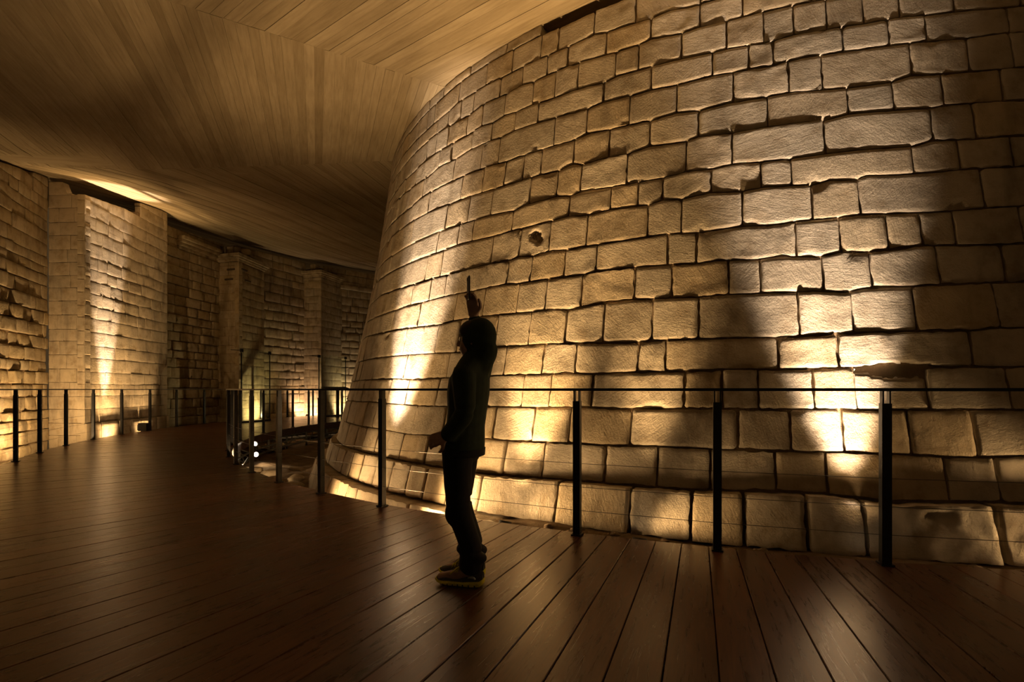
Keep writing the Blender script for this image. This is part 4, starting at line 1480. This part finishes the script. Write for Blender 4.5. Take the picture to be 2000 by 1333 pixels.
    fuse(t, 'trousers', M_TROUSER, body, .009, 4, .5)

    # ---- shoes
    def shoe(fa, la, lab):
        def X(p):
            return W((fa + p[0], la + p[1], p[2]))
        secs = []            # (x along foot, half width, bottom z, upper top z)
        prof = [(-.085, .022, .018, .085), (-.070, .033, .008, .092), (-.02, .037, .004, .092), (.03, .036, .004, .088),
                (.07, .038, .005, .080), (.11, .043, .006, .066), (.15, .043, .010, .056), (.178, .035, .017, .047), (.198, .017, .026, .036)]
        sole, up = MB(), MB()
        seg = 14
        for i, (x, w, zb_, zt_) in enumerate(prof):
            st = zb_ + (.030 if x < .02 else .024 if x < .12 else .017 if x < .16 else .011)
            # upper: half ellipse above the sole
            for k in range(seg + 1):
                a = PI * k / seg
                up.v.append(X((x, w * .95 * math.cos(a), st - .006 + (zt_ - st + .006) * math.sin(a) ** .75)))
            # sole ring with a slight flare
            ws = w + .004
            for (dy, dz) in ((-ws, st), (-ws - .003, st - .010), (-ws + .003, zb_), (ws - .003, zb_), (ws + .003, st - .010), (ws, st)):
                sole.v.append(X((x, dy, dz)))
        n = seg + 1
        for i in range(len(prof) - 1):
            for k in range(seg):
                up.f.append((i * n + k, i * n + k + 1, (i + 1) * n + k + 1, (i + 1) * n + k))
            for k in range(6):
                k2 = (k + 1) % 6
                sole.f.append((i * 6 + k, i * 6 + k2, (i + 1) * 6 + k2, (i + 1) * 6 + k))
        e = (len(prof) - 1) * n
        up.f += [tuple(range(n)), tuple(e + k for k in range(n))[::-1]]
        sole.f += [tuple(range(6)), tuple((len(prof) - 1) * 6 + k for k in range(5, -1, -1))]
        o = up.build('shoe', M_SHOE, body, True)
        o['label'] = lab
        ss = o.modifiers.new('sub', 'SUBSURF')
        ss.levels = ss.render_levels = 1
        so = sole.build('sole', M_YEL, o)
        so['label'] = 'yellow grooved sole'
        # grooves across the sole edge
        g = MB()
        for x in (-.045, -.01, .025, .055, .085, .115, .142):
            for s in (-1, 1):
                g.box((0, 0, 0), (1, 1, 1))
                wv = .042 + (.004 if x > .09 else 0)
                zc = .010
                base = len(g.v) - 8
                c = X((x, s * (wv - .002), zc))
                for q in range(8):
                    d = g.v[base + q]
                    g.v[base + q] = c + FW * d.x * .005 + LF * d.y * .010 + Vector((0, 0, d.z * .014))
        g.build('sole_groove', M_BLACK, o)
        # tongue and laces
        tg = MB()
        tg.tube([X((.10, 0, .062)), X((.07, 0, .080)), X((.045, 0, .098)), X((.035, 0, .112))], [.016, .020, .020, .014], 10)
        tg.build('tongue', M_SHOE, o, True)
        lc = MB()
        for q, (x, z) in enumerate(((.105, .072), (.088, .080), (.071, .089), (.056, .098))):
            lc.tube([X((x + .004, .030, z - .022)), X((x, .014, z)), X((x - .006, -.014, z + .002)), X((x - .002, -.030, z - .020))], .0034, 6)
        lc.tube([X((.050, .006, .106)), X((.060, .032, .104)), X((.078, .044, .088)), X((.070, .040, .082)), X((.050, .016, .102))], .0034, 6)
        lc.tube([X((.050, .004, .106)), X((.066, .026, .102)), X((.090, .044, .080)), X((.098, .047, .070))], .0034, 6)
        lc.tube([X((.050, -.006, .106)), X((.064, -.03, .098)), X((.080, -.042, .080))], .0034, 6)
        lo = lc.build('laces', M_YEL, o, True)
        lo['label'] = 'yellow shoelaces'
        # heel patch
        hp = MB()
        for s in (1, -1):
            hp.tube([X((-.050, s * .035, .050)), X((-.030, s * .0375, .062)), X((-.005, s * .036, .056))], [.006, .010, .005], 8)
        hp.build('heel_patch', M_GALV, o, True)

    shoe(-.035, .070, 'grey running shoe on the left foot, toe pointing left')
    shoe(.002, -.070, 'grey running shoe on the right foot, half hidden behind the left')
    return body


build_person()

# phone held up in the raised hand
ph = empty('mobile_phone', W((.022, -.085, 1.70)))
ph.rotation_euler = (0, 0, math.atan2(FW.y, FW.x) + math.radians(28))
tag(ph, 'dark mobile phone held upright above the person\'s head', 'phone')
pb = MB().box((0, 0, .03), (.009, .070, .142)).build('case', M_BLACK, ph)
bv = pb.modifiers.new('bevel', 'BEVEL')
bv.width = .004
bv.segments = 3
MB().box((-.0052, 0, .03), (.001, .063, .128)).build('screen', simple('dark_screen', (.02, .02, .022), .15), ph)
MB().tube([(.004, -.02, .085), (.0065, -.02, .085)], .008, 10).build('camera_lens', M_BLACK, ph)
